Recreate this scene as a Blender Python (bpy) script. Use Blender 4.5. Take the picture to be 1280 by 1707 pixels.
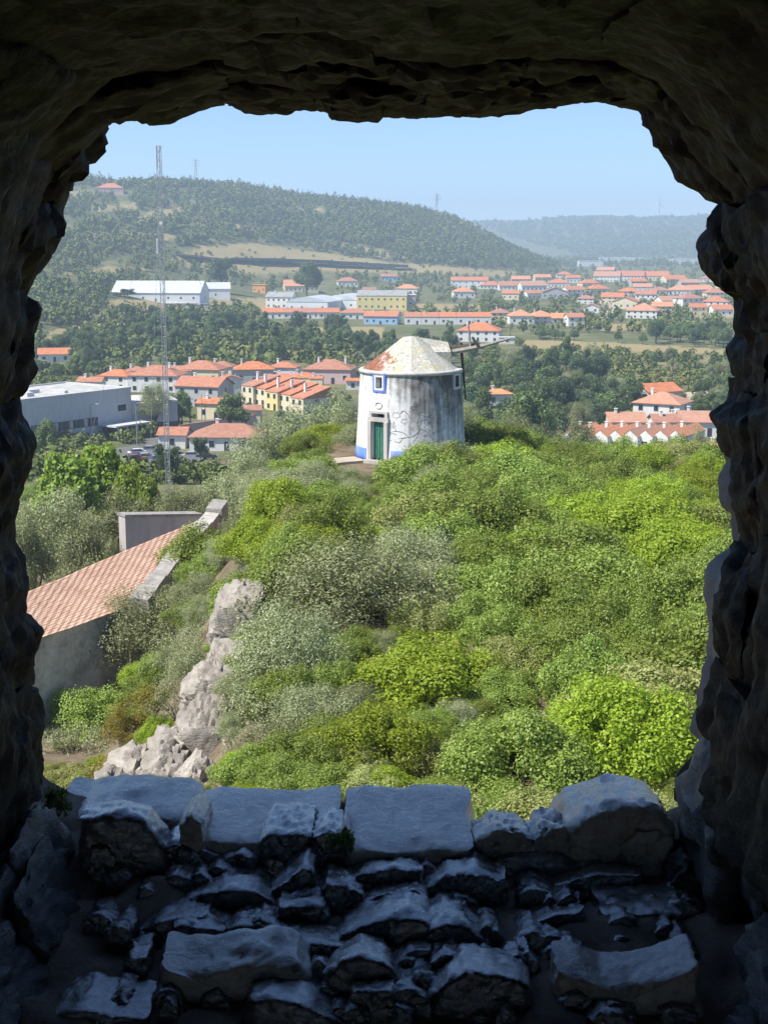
import bpy, math, random
import numpy as np
from mathutils import Vector, Matrix, noise as mnoise

R = math.radians
sc = bpy.context.scene
col = sc.collection
for o in list(bpy.data.objects):
    bpy.data.objects.remove(o)

# ------------------------------------------------------------------ camera
EZ = 45.0                      # eye height above the valley floor
F_PX, CX, CY = 2400.0, 640.0, 853.5
PITCH = R(10.7)
cp, sp = math.cos(PITCH), math.sin(PITCH)
cam = bpy.data.cameras.new('camera')
cam.sensor_fit = 'VERTICAL'; cam.sensor_height = 24.0
cam.lens = F_PX / 1707.0 * 24.0
cam.clip_start = 0.02; cam.clip_end = 30000
camo = bpy.data.objects.new('camera', cam); col.objects.link(camo)
camo.location = (0, 0, EZ); camo.rotation_euler = (math.pi/2 - PITCH, 0, 0)
sc.camera = camo

# ------------------------------------------------------------------ sky and sun
SUN_EL, SUN_AZ = R(54), R(-24)            # the sun stands high to the left, just behind the wall's plane
SDIR = Vector((-math.cos(SUN_EL)*math.cos(SUN_AZ), math.cos(SUN_EL)*math.sin(SUN_AZ), math.sin(SUN_EL)))
w = bpy.data.worlds.new('World'); sc.world = w; w.use_nodes = True
wn, wl = w.node_tree.nodes, w.node_tree.links
sky = wn.new('ShaderNodeTexSky'); sky.sky_type = 'NISHITA'; sky.sun_disc = False
sky.sun_elevation = SUN_EL; sky.sun_rotation = math.atan2(SDIR.x, SDIR.y)
sky.altitude = 3000; sky.air_density = 1.0; sky.dust_density = 0.0; sky.ozone_density = 8.5
bgn = wn['Background']; bgn.inputs['Strength'].default_value = 0.10
wl.new(sky.outputs[0], bgn.inputs[0])
sun = bpy.data.lights.new('sun', 'SUN'); sun.energy = 4.4; sun.angle = R(0.5); sun.color = (1.0, 0.95, 0.86)
suno = bpy.data.objects.new('sun', sun); col.objects.link(suno)
suno.rotation_euler = SDIR.to_track_quat('Z', 'Y').to_euler(); suno.location = (-60, 40, 160)
vs = sc.view_settings
vs.view_transform = 'Standard'; vs.look = 'None'; vs.exposure = 0.85; vs.gamma = 1.0; vs.use_curve_mapping = False
sc.render.engine = 'CYCLES'
sc.cycles.max_bounces = 6; sc.cycles.diffuse_bounces = 4; sc.cycles.glossy_bounces = 3
sc.cycles.transmission_bounces = 3; sc.cycles.volume_bounces = 1; sc.cycles.transparent_max_bounces = 4
sc.cycles.use_denoising = True

# ------------------------------------------------------------------ helpers: pixels of the photograph <-> places
def ray(px, py):
    a = (px-CX)/F_PX; b = (CY-py)/F_PX
    return np.array([a, cp+sp*b, -sp+cp*b])
def at_y(px, py, Y):
    d = ray(px, py); return Vector((d[0]*Y/d[1], Y, EZ+d[2]*Y/d[1]))
def at_z(px, py, z):          # z relative to the eye
    d = ray(px, py); t = z/d[2]; return Vector((d[0]*t, d[1]*t, EZ+z))
def project(x, y, z):         # world (numpy) -> px, py
    zr = z-EZ
    fz = y*cp - zr*sp; uz = y*sp + zr*cp
    fz = np.where(fz < .01, .01, fz)
    return CX+F_PX*x/fz, CY-F_PX*uz/fz

# numpy value noise
def _h(ix, iy, s):
    n = (ix.astype(np.int64)*374761393 + iy.astype(np.int64)*668265263 + s*1442695041) & 0x7fffffff
    n = ((n ^ (n >> 13))*1274126177) & 0x7fffffff
    return ((n ^ (n >> 16)) & 0xffff)/65535.0
def vn(x, y, s=0):
    x = np.asarray(x, float); y = np.asarray(y, float)
    ix, iy = np.floor(x), np.floor(y); fx, fy = x-ix, y-iy
    fx = fx*fx*(3-2*fx); fy = fy*fy*(3-2*fy)
    a, b, c, d = _h(ix, iy, s), _h(ix+1, iy, s), _h(ix, iy+1, s), _h(ix+1, iy+1, s)
    return (a*(1-fx)+b*fx)*(1-fy)+(c*(1-fx)+d*fx)*fy
def fbm(x, y, s=0, o=4):
    v, a, t = 0, .5, 0
    for i in range(o):
        v = v+a*vn(x*2**i, y*2**i, s+i*17); t += a; a *= .5
    return v/t
def sstep(a, b, x):
    t = np.clip((x-a)/(b-a), 0, 1); return t*t*(3-2*t)

RX = np.array([-3000, 0, 120, 200, 260, 400, 500, 600, 700, 760, 800, 850, 900, 950, 1000, 1100, 4000.])
RY = np.array([300, 300, 300, 310, 305, 312, 330, 338, 352, 368, 388, 412, 435, 450, 462, 464, 464.])
D0 = np.interp
def terr(x, y):
    """ground height (world z)"""
    x = np.asarray(x, float); y = np.asarray(y, float)
    d = np.hypot(x, y); yy = np.maximum(y, 1.0); px = CX+2441*np.clip(x/yy, -3, 3)
    n1 = fbm(x/90, y/90, 3)-.5
    val = -45+3.0*n1*sstep(350, 700, d)
    # left hill
    rd = np.interp(px, [-3000, 100, 400, 700, 950, 1100], [2000, 2000, 2050, 2150, 2200, 2300])
    rz = (400-np.interp(px, RX, RY))/2441*rd
    d0 = np.interp(px, [-3000, 60, 200, 330, 480, 620, 760, 900, 1000], [520, 540, 700, 930, 1130, 1260, 1430, 1700, 1800])
    t = np.clip((d-d0)/(rd-d0), 0, 1)
    prof = .42*t+.58*sstep(.12, 1, t)
    hill = (rz+45)*prof + np.where(t > 0, (fbm(x/160, y/160, 8)-.5)*26*np.sin(np.pi*t)*np.clip((rz+45)/80, 0, 1), 0)
    hill = hill - np.maximum(d-rd, 0)*.04
    val = val + np.maximum(hill, 0)
    # far range
    fr = np.interp(px, [-3000, 700, 790, 860, 900, 940, 1000, 1080, 1150, 1200, 1280, 4000], [372, 372, 369, 368, 368, 362, 360, 362, 361, 356, 358, 360])
    fz = (400-fr)/2441*5200+ 10*(fbm(x/300, y/300, 4)-.5)
    tf = np.clip((d-3700)/(5200-3700), 0, 1)
    rel = (fbm(x/420, y/420, 5)-.5)*60*np.sin(np.pi*tf)
    val = np.maximum(val, -45+(fz+45)*(.5*tf+.5*sstep(0, 1, tf))+rel*(tf > 0) - np.maximum(d-5200, 0)*.03)
    # castle hill: a lower bench that runs down to the valley, and the scrub plateau with the mill
    bench = np.maximum(-18-.108*np.maximum(yy-50, 0), -44.6) + .8*(fbm(x/9, y/9, 1)-.5)*sstep(320, 250, yy)
    bench = bench - .10*np.maximum(-x-14, 0)*sstep(200, 60, yy)
    bench = np.where(yy < 52, bench+1.0*sstep(52, 36, yy)*3.0, bench)
    plat = -11.0-.016*(yy-20)-2.0*sstep(48, 84, yy)*sstep(3.5, 11, x)+.7*(fbm(x/7, y/7, 2)-.5)
    xl = np.interp(yy, [0, 30, 46, 60, 80, 100], [-3.6, -3.6, -4.0, -5.5, -5.5, -3])
    wl = np.interp(yy, [0, 34, 48, 70, 82], [2.6, 3.2, 6.5, 6.5, 2.5]); bl = sstep(0, 1, (x-xl+wl)/(wl+.7))*sstep(128, 87, yy+.10*np.abs(x-4))
    near = bench*(1-bl)+plat*bl
    m = sstep(300, 380, d)
    return EZ + np.where(d < 380, near*(1-m)+val*m, val)
_TS = np.concatenate([np.geomspace(14, 300, 260), np.geomspace(302, 6500, 420)])
def ground_z(x, y):
    """height of the ground sheet itself (bilinear between its vertices)"""
    x = np.asarray(x, float); y = np.asarray(y, float)
    fi = np.interp(np.hypot(x, y), dd, np.arange(nr)); fj = np.interp(np.degrees(np.arctan2(x, y)), az, np.arange(nc))
    i = np.minimum(fi.astype(int), nr-2); j = np.minimum(fj.astype(int), nc-2); u, v = fi-i, fj-j
    return (Zt[i, j]*(1-v)+Zt[i, j+1]*v)*(1-u)+(Zt[i+1, j]*(1-v)+Zt[i+1, j+1]*v)*u
def gz(x, y): return float(ground_z(np.array([x]), np.array([y]))[0])
def hit(px, py, tmin=0.0):
    """where the view ray of photo pixels meets the ground (arrays)"""
    px = np.atleast_1d(np.asarray(px, float)); py = np.atleast_1d(np.asarray(py, float))
    T = np.full(len(px), np.nan)
    for c in range(0, len(px), 400):
        a = (px[c:c+400]-CX)/F_PX; b = (CY-py[c:c+400])/F_PX
        dx, dy, dz = a[:, None], (cp+sp*b)[:, None], (-sp+cp*b)[:, None]
        bel = (EZ+dz*_TS < ground_z(dx*_TS, dy*_TS)) & (_TS > tmin)
        k = bel.argmax(1); ok = bel.any(1); hi = _TS[k]; lo = _TS[np.maximum(k-1, 0)]
        for _ in range(6):
            mid = (lo+hi)/2; m = EZ+dz[:, 0]*mid < ground_z(dx[:, 0]*mid, dy[:, 0]*mid); hi = np.where(m, mid, hi); lo = np.where(m, lo, mid)
        T[c:c+400] = np.where(ok, hi, np.nan)
    a = (px-CX)/F_PX; b = (CY-py)/F_PX; good = ~np.isnan(T); Tn = np.where(good, T, 100.0)
    x, y = a*Tn, (cp+sp*b)*Tn
    return x, y, ground_z(x, y), good
def hit1(px, py, tmin=0.0):
    x, y, z, ok = hit([px], [py], tmin); return Vector((x[0], y[0], z[0]))
def inpoly(px, py, poly):
    px = np.asarray(px); py = np.asarray(py); r = np.zeros(px.shape, bool); j = len(poly)-1
    for i in range(len(poly)):
        xi, yi = poly[i]; xj, yj = poly[j]
        c = ((yi > py) != (yj > py)) & (px < (xj-xi)*(py-yi)/((yj-yi) or 1e-9)+xi)
        r ^= c; j = i
    return r

# ------------------------------------------------------------------ helpers: objects
def mesh(name, verts, faces, smooth=False):
    m = bpy.data.meshes.new(name); m.from_pydata([tuple(v) for v in verts], [], faces); m.update()
    if smooth: m.polygons.foreach_set('use_smooth', [True]*len(m.polygons))
    return m
def npmesh(name, verts, quads, smooth=False, n=4):
    m = bpy.data.meshes.new(name); V, Q = len(verts), len(quads)
    m.vertices.add(V); m.vertices.foreach_set('co', np.asarray(verts, np.float32).ravel())
    m.loops.add(Q*n); m.loops.foreach_set('vertex_index', np.asarray(quads, np.int32).ravel())
    m.polygons.add(Q); m.polygons.foreach_set('loop_start', np.arange(0, Q*n, n, dtype=np.int32))
    if smooth: m.polygons.foreach_set('use_smooth', np.ones(Q, bool))
    m.update(calc_edges=True); m.validate(); return m
def obj(name, m, mat=None, parent=None, loc=None, rz=0.0):
    o = bpy.data.objects.new(name, m); col.objects.link(o)
    if mat is not None and m is not None and not m.materials: m.materials.append(mat)
    if parent is not None: o.parent = parent
    if loc is not None: o.location = loc
    if rz: o.rotation_euler = (0, 0, rz)
    return o
def tag(o, label=None, cat=None, group=None, kind=None):
    if label: o['label'] = label
    if cat: o['category'] = cat
    if group: o['group'] = group
    if kind: o['kind'] = kind
    return o
def thing(name, label, cat, loc=(0, 0, 0), rz=0.0, group=None):
    o = bpy.data.objects.new(name, None); col.objects.link(o)
    o.location = loc; o.rotation_euler = (0, 0, rz); o.empty_display_size = .3
    return tag(o, label, cat, group)
class MB:
    def __init__(s): s.v = []; s.f = []
    def add(s, vs_, fs):
        b = len(s.v); s.v += [tuple(v) for v in vs_]; s.f += [tuple(b+i for i in f) for f in fs]; return s
    def box(s, x0, x1, y0, y1, z0, z1):
        return s.add([(x0,y0,z0),(x1,y0,z0),(x1,y1,z0),(x0,y1,z0),(x0,y0,z1),(x1,y0,z1),(x1,y1,z1),(x0,y1,z1)],
                     [(0,3,2,1),(4,5,6,7),(0,1,5,4),(1,2,6,5),(2,3,7,6),(3,0,4,7)])
    def prism(s, poly, y0, y1):          # poly in x,z, run along y
        n = len(poly)
        return s.add([(p[0], y0, p[1]) for p in poly]+[(p[0], y1, p[1]) for p in poly],
                     [tuple(range(n)), tuple(range(2*n-1, n-1, -1))]+[(i, i+n, (i+1) % n+n, (i+1) % n) for i in range(n)])
    def tube(s, pts, rad, n=6, jit=0):
        pts = [Vector(p) for p in pts]; rings = []
        for i, p in enumerate(pts):
            d = (pts[min(i+1, len(pts)-1)]-pts[max(i-1, 0)]).normalized()
            a = d.cross(Vector((0, 0, 1)) if abs(d.z) < .9 else Vector((1, 0, 0))).normalized(); b = d.cross(a)
            r = rad[i] if isinstance(rad, (list, tuple)) else rad
            rings.append([p+(a*math.cos(2*math.pi*k/n)+b*math.sin(2*math.pi*k/n))*r*(1+jit*random.uniform(-1, 1)) for k in range(n)])
        vs_ = [q for r in rings for q in r]; L = len(pts)
        fs = [(i*n+k, i*n+(k+1) % n, (i+1)*n+(k+1) % n, (i+1)*n+k) for i in range(L-1) for k in range(n)]
        fs += [tuple(range(n-1, -1, -1)), tuple(range((L-1)*n, L*n))]
        return s.add(vs_, fs)
    def build(s, name, mat, parent=None, smooth=False, loc=None, rz=0.0):
        return obj(name, mesh(name, s.v, s.f, smooth), mat, parent, loc, rz)

# ------------------------------------------------------------------ materials
def newmat(name):
    m = bpy.data.materials.new(name); m.use_nodes = True
    nt = m.node_tree; b = nt.nodes['Principled BSDF']
    return m, nt, b, nt.nodes['Material Output']
def N(nt, t, **kw):
    n = nt.nodes.new(t)
    for k, v in kw.items():
        if hasattr(n, k): setattr(n, k, v)
        else: n.inputs[k.replace('_', ' ')].default_value = v
    return n
def L(nt, a, b): nt.links.new(a, b)
def coords(nt, scale=(1, 1, 1), kind='Object', rot=(0, 0, 0)):
    if kind == 'World':
        g = N(nt, 'ShaderNodeNewGeometry'); out = g.outputs['Position']
    else:
        g = N(nt, 'ShaderNodeTexCoord'); out = g.outputs[kind]
    mp = N(nt, 'ShaderNodeMapping'); mp.inputs['Scale'].default_value = scale; mp.inputs['Rotation'].default_value = rot
    L(nt, out, mp.inputs[0]); return mp.outputs[0]
def noise_t(nt, vec, scale, detail=5, rough=.6, dist=0.0):
    n = N(nt, 'ShaderNodeTexNoise'); n.inputs['Scale'].default_value = scale; n.inputs['Detail'].default_value = detail
    n.inputs['Roughness'].default_value = rough; n.inputs['Distortion'].default_value = dist
    L(nt, vec, n.inputs['Vector']); return n.outputs['Fac']
def ramp(nt, fac, stops):
    r = N(nt, 'ShaderNodeValToRGB'); e = r.color_ramp.elements
    while len(e) < len(stops): e.new(.5)
    for i, (p, c) in enumerate(stops):
        e[i].position = p; e[i].color = (*c, 1) if len(c) == 3 else c
    L(nt, fac, r.inputs[0]); return r.outputs[0]
def mixc(nt, fac, a, b, mode='MIX'):
    m = N(nt, 'ShaderNodeMix'); m.data_type = 'RGBA'; m.blend_type = mode
    for i, v in ((0, fac), (6, a), (7, b)):
        if hasattr(v, 'node'): L(nt, v, m.inputs[i])
        else: m.inputs[i].default_value = v if i == 0 else ((*v, 1) if len(v) == 3 else v)
    return m.outputs[2]
def mth(nt, op, a, b=0.0, clamp=False):
    m = N(nt, 'ShaderNodeMath'); m.operation = op; m.use_clamp = clamp
    for i, v in ((0, a), (1, b)):
        if hasattr(v, 'node'): L(nt, v, m.inputs[i])
        else: m.inputs[i].default_value = v
    return m.outputs[0]
def bump(nt, b, h, strength=.4, dist=.02):
    n = N(nt, 'ShaderNodeBump'); n.inputs['Strength'].default_value = strength; n.inputs['Distance'].default_value = dist
    L(nt, h, n.inputs['Height']); L(nt, n.outputs[0], b.inputs['Normal'])
MATS = {}
def plain(name, c, rough=.7, metal=0.0, var=.12, scale=3.0):
    if name in MATS: return MATS[name]
    m, nt, b, o = newmat(name); v = coords(nt)
    f = noise_t(nt, v, scale, 5)
    lo = tuple(x*(1-var*1.6) for x in c); hi = tuple(min(1, x*(1+var)) for x in c)
    L(nt, ramp(nt, f, [(.3, lo), (.7, hi)]), b.inputs['Base Color'])
    b.inputs['Roughness'].default_value = rough; b.inputs['Metallic'].default_value = metal
    MATS[name] = m; return m
def leafmat(name, dark, light, pale, trans=.3, rough=.5):
    m, nt, b, o = newmat(name)
    g = N(nt, 'ShaderNodeNewGeometry'); oi = N(nt, 'ShaderNodeObjectInfo')
    f = mth(nt, 'ADD', mth(nt, 'MULTIPLY', g.outputs['Random Per Island'], .55), mth(nt, 'ADD', mth(nt, 'MULTIPLY', oi.outputs['Random'], .3), .1))
    c = ramp(nt, f, [(0, dark), (.55, light), (1, pale)])
    hs = N(nt, 'ShaderNodeHueSaturation')
    L(nt, c, hs.inputs['Color'])
    L(nt, mth(nt, 'ADD', mth(nt, 'MULTIPLY', oi.outputs['Random'], .36), .82), hs.inputs['Value'])
    L(nt, mth(nt, 'ADD', mth(nt, 'MULTIPLY', oi.outputs['Random'], .035), .478), hs.inputs['Hue'])
    L(nt, hs.outputs[0], b.inputs['Base Color'])
    b.inputs['Roughness'].default_value = rough; b.inputs['Specular IOR Level'].default_value = .35
    tr = N(nt, 'ShaderNodeBsdfTranslucent')
    L(nt, mixc(nt, .55, hs.outputs[0], (.55, .62, .06), 'MIX'), tr.inputs['Color'])
    mx = N(nt, 'ShaderNodeMixShader'); mx.inputs[0].default_value = trans
    L(nt, b.outputs[0], mx.inputs[1]); L(nt, tr.outputs[0], mx.inputs[2]); L(nt, mx.outputs[0], o.inputs['Surface'])
    return m
LF = {
 'lentisk': leafmat('lentisk_leaf', (.075,.125,.018), (.19,.275,.042), (.36,.42,.10), .22),
 'bright':  leafmat('bright_leaf', (.11,.185,.008), (.26,.37,.022), (.45,.52,.07), .36),
 'olive':   leafmat('olive_leaf', (0.14, 0.165, 0.075), (0.28, 0.315, 0.155), (0.45, 0.47, 0.29), .18),
 'pale':    leafmat('pale_leaf', (0.17, 0.2, 0.055), (0.32, 0.35, 0.11), (0.47, 0.48, 0.22), .3),
 'tree':    leafmat('tree_leaf', (0.045, 0.085, 0.026), (0.1, 0.16, 0.05), (0.18, 0.22, 0.08), .2),
 'pine':    leafmat('pine_needle', (.022,.05,.022), (.045,.085,.035), (.08,.12,.05), .12),
 'plane':   leafmat('plane_leaf', (0.1, 0.19, 0.018), (0.21, 0.34, 0.04), (0.36, 0.46, 0.09), .36),
 'rusty':   leafmat('rusty_leaf', (.13,.12,.02), (.24,.20,.035), (.33,.22,.05), .3),
}
def farleaf():
    m, nt, b, o = newmat('far_wood_leaf')
    g = N(nt, 'ShaderNodeNewGeometry')
    big = noise_t(nt, coords(nt, kind='World'), .012, 3)
    f = mth(nt, 'ADD', mth(nt, 'MULTIPLY', g.outputs['Random Per Island'], .45), mth(nt, 'SUBTRACT', mth(nt, 'MULTIPLY', big, 1.3), .35))
    c = ramp(nt, f, [(.05, (.045,.07,.018)), (.45, (.115,.15,.036)), (1, (.25,.25,.08))])
    L(nt, c, b.inputs['Base Color']); b.inputs['Roughness'].default_value = .8; b.inputs['Specular IOR Level'].default_value = .1
    return m
FARLEAF = farleaf()
def barkmat():
    m, nt, b, o = newmat('bark'); v = coords(nt, (6, 6, 1.5))
    f = noise_t(nt, v, 4, 6, .7)
    L(nt, ramp(nt, f, [(.3, (.06,.048,.036)), (.7, (.21,.18,.145))]), b.inputs['Base Color']); b.inputs['Roughness'].default_value = .9
    bump(nt, b, f, .6, .02); return m
BARK = barkmat()
def terrainmat():
    m, nt, b, o = newmat('ground_cover'); v = coords(nt, kind='World')
    at = N(nt, 'ShaderNodeAttribute'); at.attribute_name = 'dry'
    n1 = noise_t(nt, v, .05, 8, .65); n2 = noise_t(nt, v, .9, 6, .7)
    green = ramp(nt, mth(nt, 'ADD', mth(nt, 'MULTIPLY', n1, .6), mth(nt, 'MULTIPLY', n2, .4)), [(.3, (.06,.075,.03)), (.5, (.12,.13,.055)), (.68, (.25,.215,.115))])
    tan = ramp(nt, n2, [(.3, (.20,.16,.075)), (.55, (.32,.26,.13)), (.75, (.42,.35,.19))])
    soil = ramp(nt, n2, [(.3, (.09,.065,.04)), (.7, (.24,.19,.13))])
    near = N(nt, 'ShaderNodeAttribute'); near.attribute_name = 'soil'
    d = mth(nt, 'ADD', at.outputs['Fac'], mth(nt, 'MULTIPLY', mth(nt, 'SUBTRACT', n1, .5), .9), True)
    c = mixc(nt, mth(nt, 'MULTIPLY', d, mth(nt, 'GREATER_THAN', at.outputs['Fac'], .03)), green, tan)
    c = mixc(nt, near.outputs['Fac'], c, soil)
    L(nt, c, b.inputs['Base Color']); b.inputs['Roughness'].default_value = .95; b.inputs['Specular IOR Level'].default_value = .1
    bump(nt, b, n2, .5, .3); return m
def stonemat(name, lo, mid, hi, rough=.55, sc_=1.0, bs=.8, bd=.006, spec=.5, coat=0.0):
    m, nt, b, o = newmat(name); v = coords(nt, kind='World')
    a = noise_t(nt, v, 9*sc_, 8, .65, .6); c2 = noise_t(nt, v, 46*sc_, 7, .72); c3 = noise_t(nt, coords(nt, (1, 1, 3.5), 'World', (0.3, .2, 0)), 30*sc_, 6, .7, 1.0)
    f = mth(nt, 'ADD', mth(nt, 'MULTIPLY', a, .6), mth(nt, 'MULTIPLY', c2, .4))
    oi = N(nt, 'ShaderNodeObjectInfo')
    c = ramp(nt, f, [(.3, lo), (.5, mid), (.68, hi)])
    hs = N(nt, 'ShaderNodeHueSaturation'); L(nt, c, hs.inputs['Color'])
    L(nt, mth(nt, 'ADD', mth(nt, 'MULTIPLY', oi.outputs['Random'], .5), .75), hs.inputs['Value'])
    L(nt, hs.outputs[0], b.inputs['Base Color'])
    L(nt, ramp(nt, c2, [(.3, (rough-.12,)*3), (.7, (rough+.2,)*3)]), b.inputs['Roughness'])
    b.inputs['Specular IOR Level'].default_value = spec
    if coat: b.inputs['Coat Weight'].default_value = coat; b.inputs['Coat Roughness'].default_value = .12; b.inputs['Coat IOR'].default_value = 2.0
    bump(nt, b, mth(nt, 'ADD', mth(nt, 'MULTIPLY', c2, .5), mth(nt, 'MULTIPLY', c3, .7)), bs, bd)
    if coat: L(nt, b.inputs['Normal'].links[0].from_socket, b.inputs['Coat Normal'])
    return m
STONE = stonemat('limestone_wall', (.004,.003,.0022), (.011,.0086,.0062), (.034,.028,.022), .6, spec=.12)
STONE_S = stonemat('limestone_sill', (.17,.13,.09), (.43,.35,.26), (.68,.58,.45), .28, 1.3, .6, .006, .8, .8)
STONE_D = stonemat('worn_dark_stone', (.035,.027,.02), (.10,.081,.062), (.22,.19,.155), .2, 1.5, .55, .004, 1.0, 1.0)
STONE_J = stonemat('jamb_foot_stone', (.03,.024,.018), (.08,.066,.053), (.17,.148,.122), .36, 1.3, .9, .008, .6)
STONE_LIT = stonemat('lit_limestone', (.12,.11,.095), (.26,.24,.215), (.42,.40,.37), .7)  # lit copy of the wall stone: light caught by outer right stones, as colour
EARTH = stonemat('earth_mortar', (.13,.095,.068), (.23,.175,.13), (.34,.27,.205), .85, 2.2, 1.0, .006)
OUTCROP = stonemat('outcrop_limestone', (.19,.165,.135), (.36,.32,.27), (.52,.475,.41), .85, .09, 1.0, .12)
RUBBLE = stonemat('rubble_masonry', (.18,.165,.15), (.40,.37,.335), (.62,.59,.54), .9, .3, 1.0, .05)
def plaster(name, c, dirt=(.35,.33,.30), amt=.5):
    if name in MATS: return MATS[name]
    m, nt, b, o = newmat(name); v = coords(nt, (1, 1, .25))
    f = noise_t(nt, v, 1.2, 7, .7); oi = N(nt, 'ShaderNodeObjectInfo')
    k = ramp(nt, f, [(.45, (0, 0, 0)), (.8, (amt,)*3)])
    L(nt, mixc(nt, k, c, dirt), b.inputs['Base Color']); b.inputs['Roughness'].default_value = .85; MATS[name] = m; return m
def tilemat(name, a, b_, c):
    m, nt, b, o = newmat(name); v = coords(nt)
    n1 = noise_t(nt, v, .8, 6, .7); n2 = noise_t(nt, coords(nt, (1, 1, 2)), 5, 3, .8)
    oi = N(nt, 'ShaderNodeObjectInfo')
    cc = ramp(nt, mth(nt, 'ADD', mth(nt, 'MULTIPLY', n1, .55), mth(nt, 'MULTIPLY', n2, .45)), [(.3, a), (.5, b_), (.72, c)])
    hs = N(nt, 'ShaderNodeHueSaturation'); L(nt, cc, hs.inputs['Color'])
    L(nt, mth(nt, 'ADD', mth(nt, 'MULTIPLY', oi.outputs['Random'], .4), .8), hs.inputs['Value'])
    L(nt, mth(nt, 'ADD', mth(nt, 'MULTIPLY', oi.outputs['Random'], .25), .85), hs.inputs['Saturation'])
    L(nt, hs.outputs[0], b.inputs['Base Color']); b.inputs['Roughness'].default_value = .8
    wv = N(nt, 'ShaderNodeTexWave'); wv.inputs['Scale'].default_value = 1.4; wv.bands_direction = 'X'; L(nt, v, wv.inputs['Vector'])
    bump(nt, b, wv.outputs['Fac'], .5, .06); return m
TILE = tilemat('red_roof_tile', (.25,.085,.045), (.44,.17,.09), (.58,.31,.19))
TILE_P = tilemat('pale_roof_tile', (.36,.14,.075), (.54,.24,.13), (.62,.38,.24))
GLASS = plain('dark_window_glass', (.035,.042,.05), .15, 0, .2)
WHITE = plaster('white_plaster', (.74,.73,.70)); CREAM = plaster('cream_plaster', (.70,.62,.42)); YELLOW = plaster('yellow_plaster', (.72,.60,.24))
GREY = plaster('grey_plaster', (.42,.42,.41)); PINK = plaster('pink_plaster', (.62,.42,.40)); BLUEP = plaster('blue_plaster', (.28,.48,.68)); ORANGE = plaster('orange_plaster', (.72,.32,.08))
FRAME = plain('white_frame', (.7,.7,.68), .6); STEEL = plain('galvanised_steel', (.42,.43,.44), .5, .6); DARKMETAL = plain('dark_metal', (.05,.05,.055), .5, .3)
ASPHALT = plain('asphalt', (.13,.128,.125), .9, 0, .15, .6); SAND = plain('pale_gravel', (.44,.37,.28), .95, 0, .15, .8)
CONC = plaster('concrete', (.54,.54,.53), (.32,.32,.32), .6)

# ================================================================== the land
DRY = [  # outlines of dry meadows and bare ground, in the photograph, projected onto the land
 [(330,412),(420,405),(520,418),(640,436),(760,445),(860,452),(860,462),(700,456),(520,452),(420,458),(330,446),(270,440)],
 [(860,566),(1000,570),(1215,583),(1215,600),(1000,588),(880,580)],
 [(650,505),(800,508),(800,520),(650,520)], [(1000,540),(1100,538),(1100,548),(1000,552)],
 [(470,350),(540,346),(540,354),(470,358)], [(110,318),(160,318),(150,330),(105,332)], [(250,352),(300,345),(310,355),(240,378),(210,380)],
 [(1160,516),(1222,512),(1222,530),(1160,532)], [(180,500),(470,497),(470,520),(300,522),(170,512)], [(520,545),(640,545),(640,562),(520,560)],
 [(60,560),(130,540),(150,560),(70,580)], [(120,396),(200,386),(330,394),(330,402),(200,396),(120,406)], [(100,458),(180,442),(260,449),(180,458)], [(560,405),(640,418),(700,432),(640,430),(560,415)], [(380,372),(470,380),(470,388),(380,382)], [(150,345),(230,338),(235,346),(160,354)], [(1000,600),(1100,606),(1210,618),(1210,628),(1100,618),(1000,608)],
]
GREENISH = [(900,580),(1215,592),(1215,645),(1080,640),(960,600)]
az = np.concatenate([np.linspace(-72, -17.5, 34), np.linspace(-17, 17, 330), np.linspace(17.5, 72, 34)])
dd = np.concatenate([np.geomspace(5, 130, 120), np.geomspace(132, 7500, 300)])
A, D = np.meshgrid(np.radians(az), dd)
X, Y = D*np.sin(A), D*np.cos(A); Zt = terr(X, Y)
V = np.stack([X, Y, Zt], -1).reshape(-1, 3); nc, nr = len(az), len(dd)
i0 = (np.arange(nr-1)[:, None]*nc+np.arange(nc-1)[None]).ravel()
tm = npmesh('ground', V, np.stack([i0, i0+1, i0+nc+1, i0+nc], -1), True)
ppx, ppy = project(V[:, 0], V[:, 1], V[:, 2]); dist = np.hypot(V[:, 0], V[:, 1])
dry = np.zeros(len(V))
for p in DRY: dry[inpoly(ppx, ppy, p) & (dist > 300)] = 1.0
dry[inpoly(ppx, ppy, GREENISH) & (dist > 300)] = .35
soil = np.clip(sstep(135, 100, dist), 0, 1)
for nm, arr in (('dry', dry), ('soil', soil)):
    at = tm.attributes.new(nm, 'FLOAT', 'POINT'); at.data.foreach_set('value', arr.astype(np.float32))
tag(obj('ground', tm, terrainmat()), 'valley floor and hillsides of scrub and dry meadow', kind='structure')

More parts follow.
